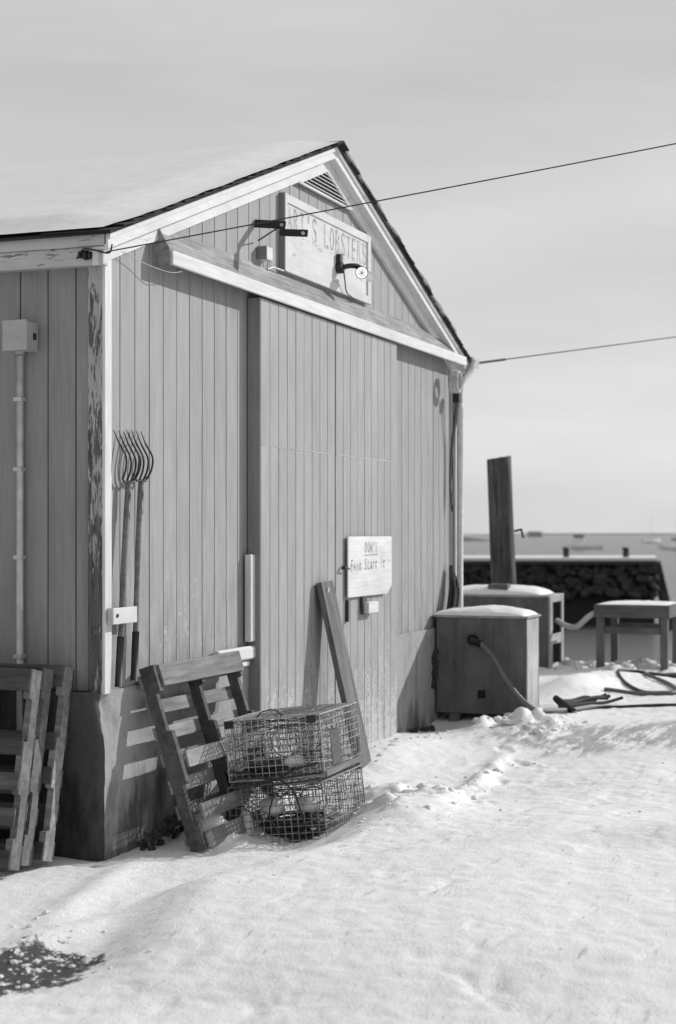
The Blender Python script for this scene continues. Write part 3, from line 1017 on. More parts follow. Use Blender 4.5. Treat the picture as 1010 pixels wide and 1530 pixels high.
fl = thing('floodlight', 'round floodlight on a dark bracket mounted on the lower half of the big signboard', 'lamp', (3.48, -0.045, 3.68))
fm = MB(); fm.tube([(3.44, -0.033, 3.70), (3.44, -0.075, 3.70)], 0.042, 14); fm.box((3.44, -0.05, 3.765), XA, YA, (.05, .03, .07))
fm.build('base', M['steel'], fl)
fm = MB(); fm.tube(curve_pts([(3.44, -0.06, 3.70), (3.47, -0.11, 3.715), (3.52, -0.15, 3.72), (3.56, -0.185, 3.70)], 5), 0.020, 8)
fm.build('arm', M['steel'], fl, True)
LC = Vector((3.50, -0.20, 3.665)); LD = Vector((-0.86, -0.40, -0.25)).normalized()
fm = MB(); fm.tube([LC - LD * .13, LC - LD * .10, LC - LD * .03, LC], [.020, .030, .044, .047], 18)
fm.build('lamp_head', M['steel'], fl, True)
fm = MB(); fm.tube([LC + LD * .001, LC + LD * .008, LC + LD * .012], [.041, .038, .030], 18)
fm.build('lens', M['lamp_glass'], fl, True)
for k in range(3):
    a_ = k * math.pi / 3 + .3
    e1 = LD.cross(ZA).normalized(); e2 = LD.cross(e1); dv = e1 * math.cos(a_) + e2 * math.sin(a_)
    bar('lens_rib', fl, LC + LD * .0135 - dv * .03, LC + LD * .0135 + dv * .03, LD, .002, .006, M['galv'], .0005)
fm = MB(); fm.tube([LC - LD * .02 + Vector((.09, -.03, -.01)), LC - LD * .0 + Vector((.085, -.04, -.02))], [.034, .040], 14)
fm.build('second_head', M['boat'], fl, True)
tube_obj('cable', [(3.46, -0.075, 3.68), (3.50, -0.07, 3.60), (3.56, -0.06, 3.54), (3.68, -0.06, 3.515), (3.85, -0.03, 3.52)], 0.005, M['rubber'], fl, 6, 6)

jb = thing('junction_box', 'small white junction box on the gable boards left of the big signboard', 'electrical box', (2.08, 0, 3.55))
slab('housing', jb, (2.10, -0.035, 3.585), XA, ZA, (0.10, 0.085, 0.07), M['sign_white'], 0.004)
slab('shade_side', jb, (2.0475, -0.036, 3.585), YA, ZA, (0.068, 0.088, 0.006), M['side'], 0.001)  # dark skin painting the shade on the box's left side
tube_obj('cable', [(2.16, -0.02, 3.60), (2.18, -0.025, 3.56), (2.175, -0.02, 3.50), (2.25, -0.03, 3.52), (2.42, -0.035, 3.522)], 0.006, M['galv'], jb, 6, 6)

br = thing('iron_bracket', 'two black iron bars bolted end to end reaching out from the gable', 'bracket', (2.0, 0, 3.75))
pa, pb = Vector((2.01, 0, 3.772)), Vector((2.02, -0.215, 3.748))
bar('bar', br, pa, pb, ZA, 0.052, 0.014, M['steel'])
pc, pd = Vector((2.005, -0.185, 3.700)), Vector((1.955, -0.395, 3.672))
bar('bar', br, pc, pd, ZA, 0.046, 0.014, M['steel'])
bb = MB()
for p_ in (pb + Vector((-.012, .02, 0)), pd + Vector((-.012, .025, 0))): bb.tube([p_ + Vector((-.012, 0, 0)), p_ + Vector((.03, 0, 0))], 0.011, 8)
bb.build('bolt', M['galv'], br)
bb = MB(); bb.tube([(2.02, -0.17, 3.74), (2.02, -0.02, 3.66)], 0.005, 6); bb.tube([(2.02, -0.20, 3.75), (2.00, -0.19, 3.69)], 0.014, 6)
bb.build('brace', M['steel'], br)

# overhead cables, insulators
ins = thing('cable_anchor', 'dark porcelain insulator with a wire loop on the left eave frieze at the corner', 'insulator', (-0.12, 0, 3.2))
ib = MB()
for k in range(3): ib.tube([(-OH + .01, 0.0 + .03 * k, 3.222 + .004 * k), (-OH + .01, 0.022 + .03 * k, 3.222 + .004 * k)], 0.020 + .006 * (k == 1), 10)
ib.build('knob', M['steel'], ins, True)
ib = MB(); ib.tube(curve_pts([(-OH - .005, 0.09, 3.207), (-OH - .02, 0.04, 3.252), (-OH - .02, -0.03, 3.242), (-OH, -0.10, 3.227), (-OH, -0.12, 3.272)], 5), 0.005, 5)
ib.build('wire_loop', M['steel'], ins, True)
P0, P1 = Vector((-OH - .01, -0.09, 3.232)), Vector((1.557, -2.81, 3.975))
dr = P1 - P0
pts = [P0 + dr * (2.2 * k / 24) + Vector((0, 0, -0.10 * math.sin(min(k / 24 * math.pi, math.pi)) * 0.25)) for k in range(25)]
o = tube_obj('overhead_cable', pts, 0.0036, M['rubber'], None, 0, 6)
tag(o, 'thin black cable rising from the left eave across the gable to the upper right', 'cable', 'overhead cables')
P0 = Vector((6.86, -0.10, 3.335)); P1 = Vector((12.2, -1.9, 4.22))
b = MB(); b.tube([P0, P0 + (P1 - P0) * .09], 0.012, 6); b.tube([P0 + (P1 - P0) * t / 10 for t in range(0, 24)], 0.006, 6)
o = b.build('overhead_cable', M['rubber'])
tag(o, 'black cable leaving the right eave corner low against the sky', 'cable', 'overhead cables')
o = tube_obj('wire', [(0.16, -0.04, 3.285), (0.35, -0.05, 3.255), (0.6, -0.09, 3.235), (0.75, -0.105, 3.26)], 0.0022, M['hose_pale'], None, 6, 5)
tag(o, 'thin pale wire strung below the left end of the door hood', 'wire')

# ------------------------------------------------------------------ meter box and conduit on the side wall
mb = thing('meter_box', 'grey metal electrical box with a conduit running down the shaded side wall', 'electrical box', (0, 0.46, 0.9))
slab('housing', mb, (-0.062, 0.466, 2.815), ZA, YA, (0.155, 0.145, 0.115), M['grey_box'], 0.004)
slab('cover', mb, (-0.124, 0.468, 2.818), ZA, YA, (0.165, 0.152, 0.006), M['grey_box'], 0.002)
slab('latch', mb, (-0.05, 0.388, 2.815), ZA, XA, (0.035, 0.022, 0.010), M['steel'], 0.002)
cb = MB(); cb.tube([(-0.030, 0.493, 2.745), (-0.030, 0.493, 0.55)], 0.020, 12); cb.tube([(-0.030, 0.493, 2.745), (-0.030, 0.493, 2.715)], 0.027, 12)
cb.build('conduit', M['galv'], mb, True)
for zz in (2.48, 2.10, 1.62, 1.08):
    cb = MB(); cb.box((-0.028, 0.497, zz), YA, ZA, (0.052, 0.022, 0.046)); cb.build('clamp', M['galv'], mb)

# ------------------------------------------------------------------ forks in a wooden holder
hl = thing('tool_rack', 'short pale board nailed across the corner to hold two pitchforks', 'rack', (0.2, 0, 1.27))
slab('crosspiece', hl, (0.115, -0.070, 1.307), XA, ZA, (0.27, 0.088, 0.012), M['sign'], 0.003)
slab('spacer', hl, (0.022, -0.044, 1.307), XA, ZA, (0.03, 0.085, 0.040), M['sign'], 0.003)
slab('spacer', hl, (0.165, -0.033, 1.307), XA, ZA, (0.02, 0.085, 0.061), M['sign'], 0.003)
sb = MB(); sb.tube([(0.022, -0.074, 1.31), (0.022, -0.082, 1.31)], 0.010, 8); sb.build('screw', M['steel'], hl)

def pitchfork(label, xb, zb_, xt, zt, seed):
    t = thing('pitchfork', label, 'pitchfork', (xb, -0.045, zb_), 0, 'pitchforks hung on the shed wall')
    A = Vector((xb, -0.042, zb_)); B = Vector((xt, -0.046, zt))
    h = MB()
    mid = (A + B) / 2 + Vector((-0.012, -0.004, 0))
    h.tube(curve_pts([A, A.lerp(B, .3), mid, A.lerp(B, .8) + Vector((-.006, 0, 0)), B], 6), 0.0165, 10)
    h.build('handle', M['handle'], t, True)
    h = MB(); h.tube([A + (B - A) * -0.005, A.lerp(B, 0.24)], 0.0205, 10); h.build('grip', M['grip'], t, True)
    h = MB(); h.tube([A.lerp(B, 0.83), A.lerp(B, .93), B], [0.019, 0.018, 0.011], 10); h.build('ferrule', M['steel'], t, True)
    h = MB()
    h.tube(curve_pts([B + Vector((-.068, .0, .018)), B + Vector((-.05, .0, -.004)), B, B + Vector((.05, 0, -.004)), B + Vector((.068, 0, .018))], 5), 0.006, 6)
    h.build('yoke', M['steel'], t, True)
    for k in range(4):
        ux = (-0.068 + 0.1365 / 3 * k)
        e = 1 + 0.12 * abs(k - 1.5)
        base = B + Vector((ux, 0, 0.008 if k in (0, 3) else -0.002))
        tip = B + Vector((ux * 1.25 - 0.015, 0.038, 0.275))
        h = MB()
        h.tube(curve_pts([base, base + Vector((ux * .14, -0.024, 0.055)), base + Vector((ux * .2, -0.028, 0.125)), base.lerp(tip, .72) + Vector((0, -.018, .008)), tip], 6),
               [0.0058] * 18 + [0.005, .0045, .004, .0035, .003, .0025, .002], 6)
        h.build('tine', M['steel'], t, True)
pitchfork('left of two pitchforks standing tines up behind the rack board', 0.095, 0.925, 0.205, 2.035, 1)
pitchfork('right of two pitchforks standing tines up, nearer the sliding door', 0.275, 0.945, 0.350, 2.045, 2)

# ------------------------------------------------------------------ pallets
def pallet(label, mw, mat, front, back, seed, L=1.02, Wd=1.12, group='wooden pallets leaning on the shed', sw=0.038, smat=None, ndp=0.030):
    """local: x across (stringers at -W/2,0,W/2), z up along the stringers, y = 0 back face, -y outward"""
    rg = random.Random(seed)
    smat = smat or mat
    t = thing('wooden_pallet', label, 'pallet', group=group, mw=mw)
    Hh = 0.092
    for k, xx in enumerate((-Wd / 2 + sw / 2, 0, Wd / 2 - sw / 2)):
        b = MB()
        y0, y1 = -0.018, -0.018 - Hh
        nd = ndp
        prof = [(y0, 0), (y0, L), (y1, L), (y1, L - .15), (y1 + nd, L - .16), (y1 + nd, L - .37), (y1, L - .38), (y1, .38), (y1 + nd, .37), (y1 + nd, .16), (y1, .15), (y1, 0)]
        b.prism([mw @ Vector((xx - sw / 2, p, q)) for p, q in prof], mw.to_3x3() @ Vector((sw, 0, 0)))
        o = b.build('stringer', smat, t)
        # keep the grain along the stringer
    X3 = mw.to_3x3()
    for lst, yy in ((front, -0.018 - Hh - 0.0085), (back, -0.009)):
        for (zc, h, xa, xb) in lst:
            c = mw @ Vector(((xa + xb) / 2 * Wd / 2, yy + rg.uniform(-.001, .001), zc))
            slab('deck_board', t, c, X3 @ Vector((1, 0, rg.uniform(-.008, .008))), X3 @ ZA, ((xb - xa) * Wd / 2, h, 0.0165), mat, 0.003, 0.002, rg.randrange(6))
    return t

def lean(base, xdir, up):
    xv = Vector(xdir).normalized(); u = Vector(up).normalized()
    yv = u.cross(xv).normalized()
    m = Matrix((xv, yv, u)).transposed().to_4x4(); m.translation = Vector(base)
    return m

# right pallet, against the front wall (outward = -Y)
backb = [(0.08 + 0.148 * i, 0.078, -1.02, 1.02) for i in range(7)]
frontb = [(0.985, 0.125, -0.93, 1.0), (0.05, 0.09, -.95, 1), (0.50, 0.095, -0.90, 1), (0.335, 0.095, -0.06, 1), (0.20, 0.09, -.90, 0.06)]
pallet('weathered pallet leaning on the front wall behind the lobster traps', lean((0.915, -0.335, -0.01), (1, 0, 0), (0, 0.31, 0.955)), M['pallet'], frontb, backb, 5, L=1.05, smat=M['pallet_dark'])  # stringers in the darker wood, painting the shade on their sides

# three pallets stacked against the side wall (outward = -X)
fr = [(1.02 - 0.055, 0.115, -1, 1), (0.62, 0.09, -1, 1), (0.44, 0.085, -1, 1), (0.265, 0.09, -1, 1), (0.05, 0.09, -1, 1)]
bk = [(z_, 0.092, -1, 1) for z_ in (0.97, 0.63, 0.43, 0.25, 0.06)]
up = (0.215, 0, 0.96)
labs = ['innermost of three pallets leaning on the shaded side wall beside the corner',
        'middle of three pallets leaning on the shaded side wall',
        'outermost and darkest of three pallets leaning on the shaded side wall']
for k, (off, ye, dz) in enumerate(((0.0, 0.16, 0.055), (0.135, 0.205, 0.055), (0.272, 0.19, 0.06))):
    # local x -> world -Y so that local -y (outward) faces -X
    m_ = lean((-0.235 - off, ye + 0.56, dz - 0.03), (0, -1, 0), up)
    pallet(labs[k], m_, M['pallet_dark'], fr if k != 0 else fr[:3] + fr[4:], bk, 20 + k, smat=M['pallet'])  # deck boards in the darker wood, painting shade into the stack

# ------------------------------------------------------------------ planks leaning on the door
pk = thing('leaning_plank', 'long weathered plank leaning on the seam between the sliding doors', 'plank', (3.13, -0.33, 0.15))
A, B = Vector((3.00, -0.42, 0.02)), Vector((2.94, -0.125, 1.41))
bar('board', pk, A, B, XA, 0.235, 0.042, M['plank'])
sb = MB(); sb.tube([(2.92, -0.145, 1.355), (2.92, -0.165, 1.352)], 0.020, 8); sb.box((3.01, -.140, 1.30), XA, ZA, (.16, .012, .03)); sb.build('latch', M['galv'], pk)

# ------------------------------------------------------------------ lobster traps
def trap_matrix(base, yaw, roll, pitch=0):
    return Matrix.Translation(base) @ Matrix.Rotation(yaw, 4, 'Z') @ Matrix.Rotation(roll, 4, 'X') @ Matrix.Rotation(pitch, 4, 'Y')

def panel(b, o, u, v, nu, nv, r, jit=0.0, rg=None, wav=0.0):
    """welded wire grid: o corner, u and v edge vectors"""
    o, u, v = Vector(o), Vector(u), Vector(v)
    nrm = u.cross(v).normalized()
    for i in range(nu + 1):
        s = o + u * (i / nu)
        b.tube([s, s + v * .5 + nrm * (rg.uniform(-wav, wav) if rg else 0), s + v], r, 4, False)
    for j in range(nv + 1):
        s = o + v * (j / nv)
        b.tube([s, s + u * .5 + nrm * (rg.uniform(-wav, wav) if rg else 0), s + u], r, 4, False)

def trap(label, mw, L, Wd, H, mat, seed, upper):
    rg = random.Random(seed)
    t = thing('lobster_trap', label, 'lobster trap', group='lobster traps stacked by the pallet', mw=mw)
    T = lambda p: mw @ Vector(p)
    V3 = lambda p: mw.to_3x3() @ Vector(p)
    r = 0.0024
    nW, nH, nL = 14, 9, 24
    def pan(name, o, u, v, nu, nv, m_=mat, rr=r):
        b = MB(); panel(b, T(o), V3(u), V3(v), nu, nv, rr, 0, rg, 0.004)
        return b.build(name, m_, t)
    # local x along the length (away from the camera), y across, z up
    pan('end_panel', (0, -Wd / 2, 0), (0, Wd, 0), (0, 0, H), nW, nH)
    pan('end_panel', (L, -Wd / 2, 0), (0, Wd, 0), (0, 0, H), nW, nH)
    pan('side_panel', (0, -Wd / 2, 0), (L, 0, 0), (0, 0, H), nL, nH)
    pan('side_panel', (0, Wd / 2, 0), (L, 0, 0), (0, 0, H), nL, nH)
    pan('top_panel', (0, -Wd / 2, H), (L, 0, 0), (0, Wd, 0), nL, nW)
    pan('floor_panel', (0, -Wd / 2, 0), (L, 0, 0), (0, Wd, 0), nL, nW)
    pan('partition', (L * .45, -Wd / 2, 0), (0, Wd, 0), (0, 0, H), nW, nH)
    b = MB()
    for yy in (-Wd / 2, Wd / 2):
        for zz in (0, H):
            b.tube([T((0, yy, zz)), T((L, yy, zz))], 0.0042, 5)
        for xx in (0, L): b.tube([T((xx, yy, 0)), T((xx, yy, H))], 0.0042, 5)
    for xx in (0, L):
        for zz in (0, H): b.tube([T((xx, -Wd / 2, zz)), T((xx, Wd / 2, zz))], 0.0042, 5)
    b.build('frame', mat, t)
    # knotted twine funnels
    for (cx, side) in ((0.28, 1), (0.62, -1)):
        b = MB()
        ring = []
        for k in range(16):
            a = 2 * math.pi * k / 16
            ring.append((cx, 0.02 * side + 0.085 * math.cos(a), H * .52 + 0.085 * math.sin(a)))
        far = []
        for k in range(16):
            a = 2 * math.pi * k / 16
            m_ = max(abs(math.cos(a)), abs(math.sin(a)))
            far.append((cx - 0.22 if side > 0 else cx + .22, Wd / 2 * .96 * math.cos(a) / m_, H * .5 + H / 2 * .96 * math.sin(a) / m_))
        for k in range(16):
            b.tube([T(ring[k]), T(Vector(ring[k]).lerp(Vector(far[k]), .5) + Vector((rg.uniform(-.02, .02), rg.uniform(-.02, .02), -.02))), T(far[k])], 0.0022, 4, False)
        for q in range(1, 12):
            f_ = q / 12
            loop = [Vector(ring[k % 16]).lerp(Vector(far[k % 16]), f_) for k in range(17)]
            b.tube([T(p + Vector((rg.uniform(-.008, .008), rg.uniform(-.008, .008), rg.uniform(-.008, .008)))) for p in loop], 0.0022, 4, False)
        o = b.build('netting', M['net'], t)
        b = MB(); b.tube([T(ring[k % 16]) for k in range(17)], 0.006, 6, False)
        b.build('entrance_ring', M['wire'], t)
    if upper:
        for yy, xx in ((Wd / 2 - .03, 0.0), (-Wd / 2 + .05, 0.0)):
            slab('corner_clip', t, T((xx - .006, yy, H - .022)), V3((0, 1, 0)), V3((0, 0, 1)), (0.055, 0.042, 0.006), M['steel'], 0.001)
        slab('runner', t, T((L / 2, -Wd / 2 - .006, 0.012)), V3((1, 0, 0)), V3((0, 0, 1)), (L, 0.035, 0.016), M['pallet'], 0.003)
        slab('runner', t, T((L / 2, Wd / 2 - .02, -0.008)), V3((1, 0, 0)), V3((0, 1, 0)), (L, 0.035, 0.016), M['pallet_dark'], 0.003)
        slab('vent_plate', t, T((0.25, -Wd / 2 - .004, .14)), V3((1, 0, 0)), V3((0, 0, 1)), (0.17, 0.20, 0.004), M['net'], 0.001)
        slab('vent_plate', t, T((L - .06, -Wd / 2 - .004, .10)), V3((1, 0, 0)), V3((0, 0, 1)), (0.04, 0.09, 0.004), M['steel'], 0.001)
        b = MB()
        for k in range(2):
            b.tube([T(p) for p in curve_pts([(0.10 + .03 * k, -0.03, H), (0.12, 0.0, H + .03), (0.13, 0.05, H + .038), (0.12, 0.10, H + .028), (0.10 + .02 * k, 0.125, H)], 5)], 0.0035, 6)
        b.build('handle', M['rubber'], t, True)
    return t

YAW = R(4)
nose = Vector((0.905, -0.70, 0.0))
roll = R(-5)     # right side (towards the lane) a little higher
roll = -roll * -1
def base_pt(dx, dy, dz):
    return Vector((nose.x + dx, nose.y + dy, nose.z + dz))
m_low = trap_matrix(Vector((0.875, -0.66, -0.05)), YAW, R(-6), R(1))
m_up = trap_matrix(Vector((0.865, -0.645, 0.345)), YAW + R(1), R(-6), R(1))
lowt = trap('lower wire lobster trap half buried in snow with floats and rope inside', m_low, 0.80, 0.575, 0.36, M['wire_dark'], 1, False)
upt = trap('upper wire lobster trap with a wire handle, stacked on the other trap', m_up, 0.80, 0.575, 0.35, M['wire'], 2, True)

# black cords stretched across the join
rg = random.Random(11)
cr = thing('bungee_cord', 'tangle of black cords stretched across the front between the two stacked traps', 'cord', m_up @ Vector((-.01, 0, 0)))
T = lambda p: m_up @ Vector(p)
for k, cc in enumerate([[(-.012, .27, .06), (-.014, .15, .045), (-.02, .02, .0), (-.014, -.12, .05), (-.012, -.26, .08)],
                        [(-.012, .26, -.015), (-.016, .12, -.022), (-.02, 0.0, .0), (-.014, -.15, .015), (-.012, -.27, .02)],
                        [(-.012, .25, .02), (-.02, .1, .015), (-.02, -.02, -.002), (-.016, -.1, -.08), (-.012, -.13, -.2), (-.012, -.15, -.29)],
                        [(-.02, .02, 0), (-.016, .03, -.1), (-.012, .06, -.2), (-.012, .02, -.30)],
                        [(-.012, .26, -.035), (-.015, 0, -.03), (-.012, -.26, -.01)]]):
    tube_obj('strand', [T(p) for p in cc], 0.0068 - .0008 * k, M['rope_dark'], cr, 6, 6)

def blob(name, c, rx, ry, rz, mat, seed, parent=None, nu=14, nv=8, amp=0.12):
    rg_ = np.random.RandomState(seed); ph = rg_.rand(4) * 6
    v, f = [], []
    for j in range(nv + 1):
        th = math.pi * j / nv
        for i in range(nu):
            a = 2 * math.pi * i / nu
            k = 1 + amp * (math.sin(2 * a + ph[0]) * math.sin(3 * th + ph[1]) + .6 * math.sin(3 * a + ph[2]) * math.sin(2 * th + ph[3]))
            v.append((c[0] + rx * k * math.sin(th) * math.cos(a), c[1] + ry * k * math.sin(th) * math.sin(a), c[2] + rz * k * math.cos(th)))
    for j in range(nv):
        for i in range(nu):
            i2 = (i + 1) % nu
            f.append((j * nu + i, (j + 1) * nu + i, (j + 1) * nu + i2, j * nu + i2))
    return link(name, pydata(name, v, f, True), mat, parent, WM[parent.name] if parent else None)

Tl = lambda p: m_low @ Vector(p)
for lab, p, s_, mt in (('white foam float with a dark hole lying inside the lower trap, left', (.16, .08, .22), (.08, .075, .055), 'buoy'),
                   ('white foam float lying inside the lower trap, right of the other float', (.20, -.13, .215), (.08, .085, .045), 'buoy'),
                   ('small white float at the left bottom corner of the lower trap', (.05, .215, .13), (.04, .05, .085), 'buoy')):
    o = blob('trap_float', Tl(p), *s_, M[mt], len(lab)); tag(o, lab, 'float', 'floats in the traps')
o = blob('trap_float', T((.12, -.075, .085)), .09, .055, .03, M['buoy'], 5); tag(o, 'white float lying on the floor of the upper trap', 'float', 'floats in the traps')
for k in range(2):
    b = MB()
    TT = (Tl, T)[k]
    pts = []
    for i in range(420):
        a = i * .42
        rr_ = .13 + .08 * math.sin(i * .37)
        pts.append(TT((.34 + rr_ * math.cos(a) * 1.3, (-.02, .12)[k] + rr_ * math.sin(a) * (1, .6)[k], .02 + (.13, .06)[k] * (.5 + .5 * math.sin(i * .23)) * (.6 + .4 * math.sin(i * .051)) )))
    b.tube(pts, 0.009, 6)
    o = b.build('rope_coil', M['rope_dark'], None, True)
    tag(o, ('loose dark rope heaped on the floor of the lower trap', 'loose dark rope heaped on the floor of the upper trap')[k], 'rope')

# ------------------------------------------------------------------ boxes at the wharf
def snow_cap(parent, c, lx, ly, h, seed, over=0.02):
    us = np.linspace(0, 1, 40); vs = np.linspace(0, 1, 40)
    U, V = np.meshgrid(us, vs, indexing='ij')
    e = np.minimum(np.minimum(U, 1 - U) * lx, np.minimum(V, 1 - V) * ly)
    q = np.clip(4 * U * (1 - U), 0, 1) ** .45 * np.clip(4 * V * (1 - V), 0, 1) ** .38
    hh = h * q * (1 + 0.5 * fbm(U * 2.3 + seed, V * 2.3, 3)) + 0.02 * fbm(U * 7 + seed, V * 7, 3) * ss(0, .08, e)
    X = c[0] + (U - .5) * (lx + over); Y = c[1] + (V - .5) * (ly + over)
    X = X + 0.02 * fbm(V * 7, V * 0 + seed, 2) * (U - .5) * 2
    Zs = c[2] + np.maximum(hh, 0) + 0.003
    v = list(zip(X.ravel().tolist(), Y.ravel().tolist(), Zs.ravel().tolist()))
    n = 40; f = [(i * n + j, (i + 1) * n + j, (i + 1) * n + j + 1, i * n + j + 1) for i in range(n - 1) for j in range(n - 1)]
    # underside rim so the cap is solid
    inv = WM[parent.name].inverted()
    me = pydata('snow_cap', [inv @ Vector(p) for p in v], f, True)
    link('snow_cap', me, M['snow'], parent, WM[parent.name].copy())

bx = thing('plywood_box', 'dark plywood box with a hose fitting and a square hole beside the shed corner', 'box', (5.85, -0.45, 0.17))
X0, Y0, Y1, Z0, Z1 = 5.83, -0.85, -0.045, 0.19, 1.02
LXB = 0.46
slab('front_panel', bx, (X0 + .009, (Y0 + Y1) / 2, (Z0 + Z1) / 2), ZA, YA, (Z1 - Z0, Y1 - Y0, 0.018), M['crate'], 0.003)
slab('back_panel', bx, (X0 + LXB - .009, (Y0 + Y1) / 2, (Z0 + Z1) / 2), ZA, YA, (Z1 - Z0, Y1 - Y0, 0.018), M['crate'], 0.003)
slab('side_panel', bx, (X0 + LXB / 2, Y0 + .009, (Z0 + Z1) / 2 - .002), ZA, XA, (Z1 - Z0 - .01, LXB - .038, 0.018), M['crate_lit'], 0.003)
slab('side_panel', bx, (X0 + LXB / 2, Y1 - .009, (Z0 + Z1) / 2 - .002), ZA, XA, (Z1 - Z0 - .01, LXB - .038, 0.018), M['crate'], 0.003)
slab('top_panel', bx, (X0 + LXB / 2, (Y0 + Y1) / 2, Z1 + .008), XA, YA, (LXB + .03, Y1 - Y0 + .03, 0.016), M['crate_lit'], 0.003)
slab('corner_post', bx, (X0 + .012, Y0 - .006, (Z0 + Z1) / 2), ZA, XA, (Z1 - Z0 - .02, 0.03, 0.011), M['crate_lit'], 0.002)
slab('hole_shade_plate', bx, (X0 - .002, -0.455, 0.36), YA, ZA, (0.07, 0.07, 0.006), M['hole'], 0.001)  # black plate on the panel, painting the dark inside a hole
for yy in (-.2, -.7):
    slab('skid', bx, (X0 + LXB / 2, yy, Z0 - .05), XA, YA, (LXB - .05, .09, .098), M['plank'], 0.004)
snow_cap(bx, (X0 + LXB / 2, (Y0 + Y1) / 2 + .02, Z1 + .016), LXB + .02, Y1 - Y0, 0.075, 3)
hf = MB()
hf.tube([(X0 - .001, -0.385, 0.83), (X0 - .07, -0.385, 0.83)], 0.045, 14)
hf.tube([(X0 - .06, -0.385, 0.83), (X0 - .10, -0.43, 0.815), (X0 - .11, -0.48, .80)], 0.032, 12)
hf.build('hose_fitting', M['steel'], bx, True)

b2 = thing('frame_box', 'farther grey box with an open slotted side, standing at the wharf edge', 'box', (10.86, 0.8, 0.2))
Xa, Ya, Yb, Za, Zb = 10.86, 0.16, 1.55, 0.16, 1.00
LX2 = 0.72
slab('front_panel', b2, (Xa + .01, (Ya + Yb) / 2, (Za + Zb) / 2), ZA, YA, (Zb - Za, Yb - Ya, 0.02), M['crate'], 0.003)
slab('back_panel', b2, (Xa + LX2 - .01, (Ya + Yb) / 2, (Za + Zb) / 2), ZA, YA, (Zb - Za, Yb - Ya, 0.02), M['crate'], 0.003)
slab('top_panel', b2, (Xa + LX2 / 2, (Ya + Yb) / 2, Zb + .012), XA, YA, (LX2 + .03, Yb - Ya + .04, 0.024), M['crate_lit'], 0.003)
for xx in (Xa + .075, Xa + LX2 - .06):
    slab('post', b2, (xx, Ya - .012, (Za + Zb) / 2), ZA, XA, (Zb - Za, 0.13 if xx < 11 else .10, 0.024), M['crate_lit'], 0.003)
slab('rail', b2, (Xa + LX2 / 2, Ya - .010, Zb - .03), XA, ZA, (LX2 - .24, 0.07, 0.02), M['crate_lit'], 0.003)
slab('rail', b2, (Xa + LX2 / 2, Ya - .010, Za + .34), XA, ZA, (LX2 - .24, 0.12, 0.02), M['crate_lit'], 0.003)
slab('inner_panel', b2, (Xa + LX2 / 2, Ya + .13, (Za + Zb) / 2), XA, ZA, (LX2 - .05, Zb - Za - .02, 0.02), M['dark_void'], 0.002)
snow_cap(b2, (Xa + LX2 / 2, (Ya + Yb) / 2 + .05, Zb + .024), LX2, Yb - Ya - .1, 0.11, 9)

wb = thing('wood_block', 'dark square timber block resting on the snowy box in front of the piling', 'block', (11.0, 0.6, 1.03))
slab('block', wb, (10.98, 0.78, 1.085), YA, ZA, (0.24, 0.13, 0.16), M['plank'], 0.006)

# piling behind the box
pl_ = thing('dock_piling', 'tall weathered round piling leaning slightly behind the far box', 'piling', (12.14, 1.0, -2.6))
b = MB()
A, B = Vector((12.16, 0.90, -2.8)), Vector((12.05, 1.075, 2.70))
n_, m_ = 48, 40
V, F = [], []
for j in range(m_ + 1):
    f_ = j / m_
    c = A.lerp(B, f_)
    for i in range(n_):
        a = 2 * math.pi * i / n_
        crk = max(0, math.sin(7 * a + .05 * j) - .86) * .35 + max(0, math.sin(11 * a + 2 - .07 * j) - .9) * .3
        rr_ = 0.156 * (1 + 0.015 * math.sin(3 * a + .2 * j) + 0.015 * math.sin(9 * a + j * .5) - crk) * (1.06 - .08 * f_)
        tz = (0.028 * math.sin(a + 2.5) + .006 * math.sin(7 * a) + .005 * math.sin(13 * a)) if j == m_ else 0
        V.append((c.x + rr_ * math.cos(a), c.y + rr_ * math.sin(a), c.z + tz))
for j in range(m_):
    for i in range(n_):
        i2 = (i + 1) % n_
        F.append((j * n_ + i, j * n_ + i2, (j + 1) * n_ + i2, (j + 1) * n_ + i))
F.append(tuple(range(m_ * n_, (m_ + 1) * n_)))
# vertical grain: build with local X along the axis
axm = frame(A, B - A, (0, 1, 0))
inv = axm.inverted()
me = pydata('post', [inv @ Vector(p) for p in V], F, True)
me.materials.append(M['piling'])
link('post', me, M['piling'], pl_, axm)
b = MB(); b.tube([(12.02, 0.86, 1.78), (11.95, 0.76, 1.80), (11.90, 0.72, 1.70)], 0.016, 6); b.build('hook', M['steel'], pl_, True)

# table at the wharf edge
tb = thing('wooden_table', 'grey wooden work table with snow on its top at the wharf edge', 'table', (11.3, -0.8, 0.2))
tx0, tx1, ty0, ty1, tz = 10.92, 11.88, -1.22, -0.39, 0.925
slab('end_apron', tb, (tx0, (ty0 + ty1) / 2, tz - .075), YA, ZA, (ty1 - ty0 + .04, 0.15, 0.03), M['table'], 0.004)
slab('end_apron', tb, (tx1, (ty0 + ty1) / 2, tz - .075), YA, ZA, (ty1 - ty0 + .04, 0.15, 0.03), M['table'], 0.004)
slab('side_apron', tb, ((tx0 + tx1) / 2, ty0 - .004, tz - .075), XA, ZA, (tx1 - tx0 - .04, 0.15, 0.03), M['table'], 0.004)
slab('side_apron', tb, ((tx0 + tx1) / 2, ty1 + .004, tz - .075), XA, ZA, (tx1 - tx0 - .04, 0.15, 0.03), M['table'], 0.004)
slab('table_top', tb, ((tx0 + tx1) / 2, (ty0 + ty1) / 2, tz - .012), XA, YA, (tx1 - tx0 - .04, ty1 - ty0 - .04, 0.022), M['table'], 0.003)
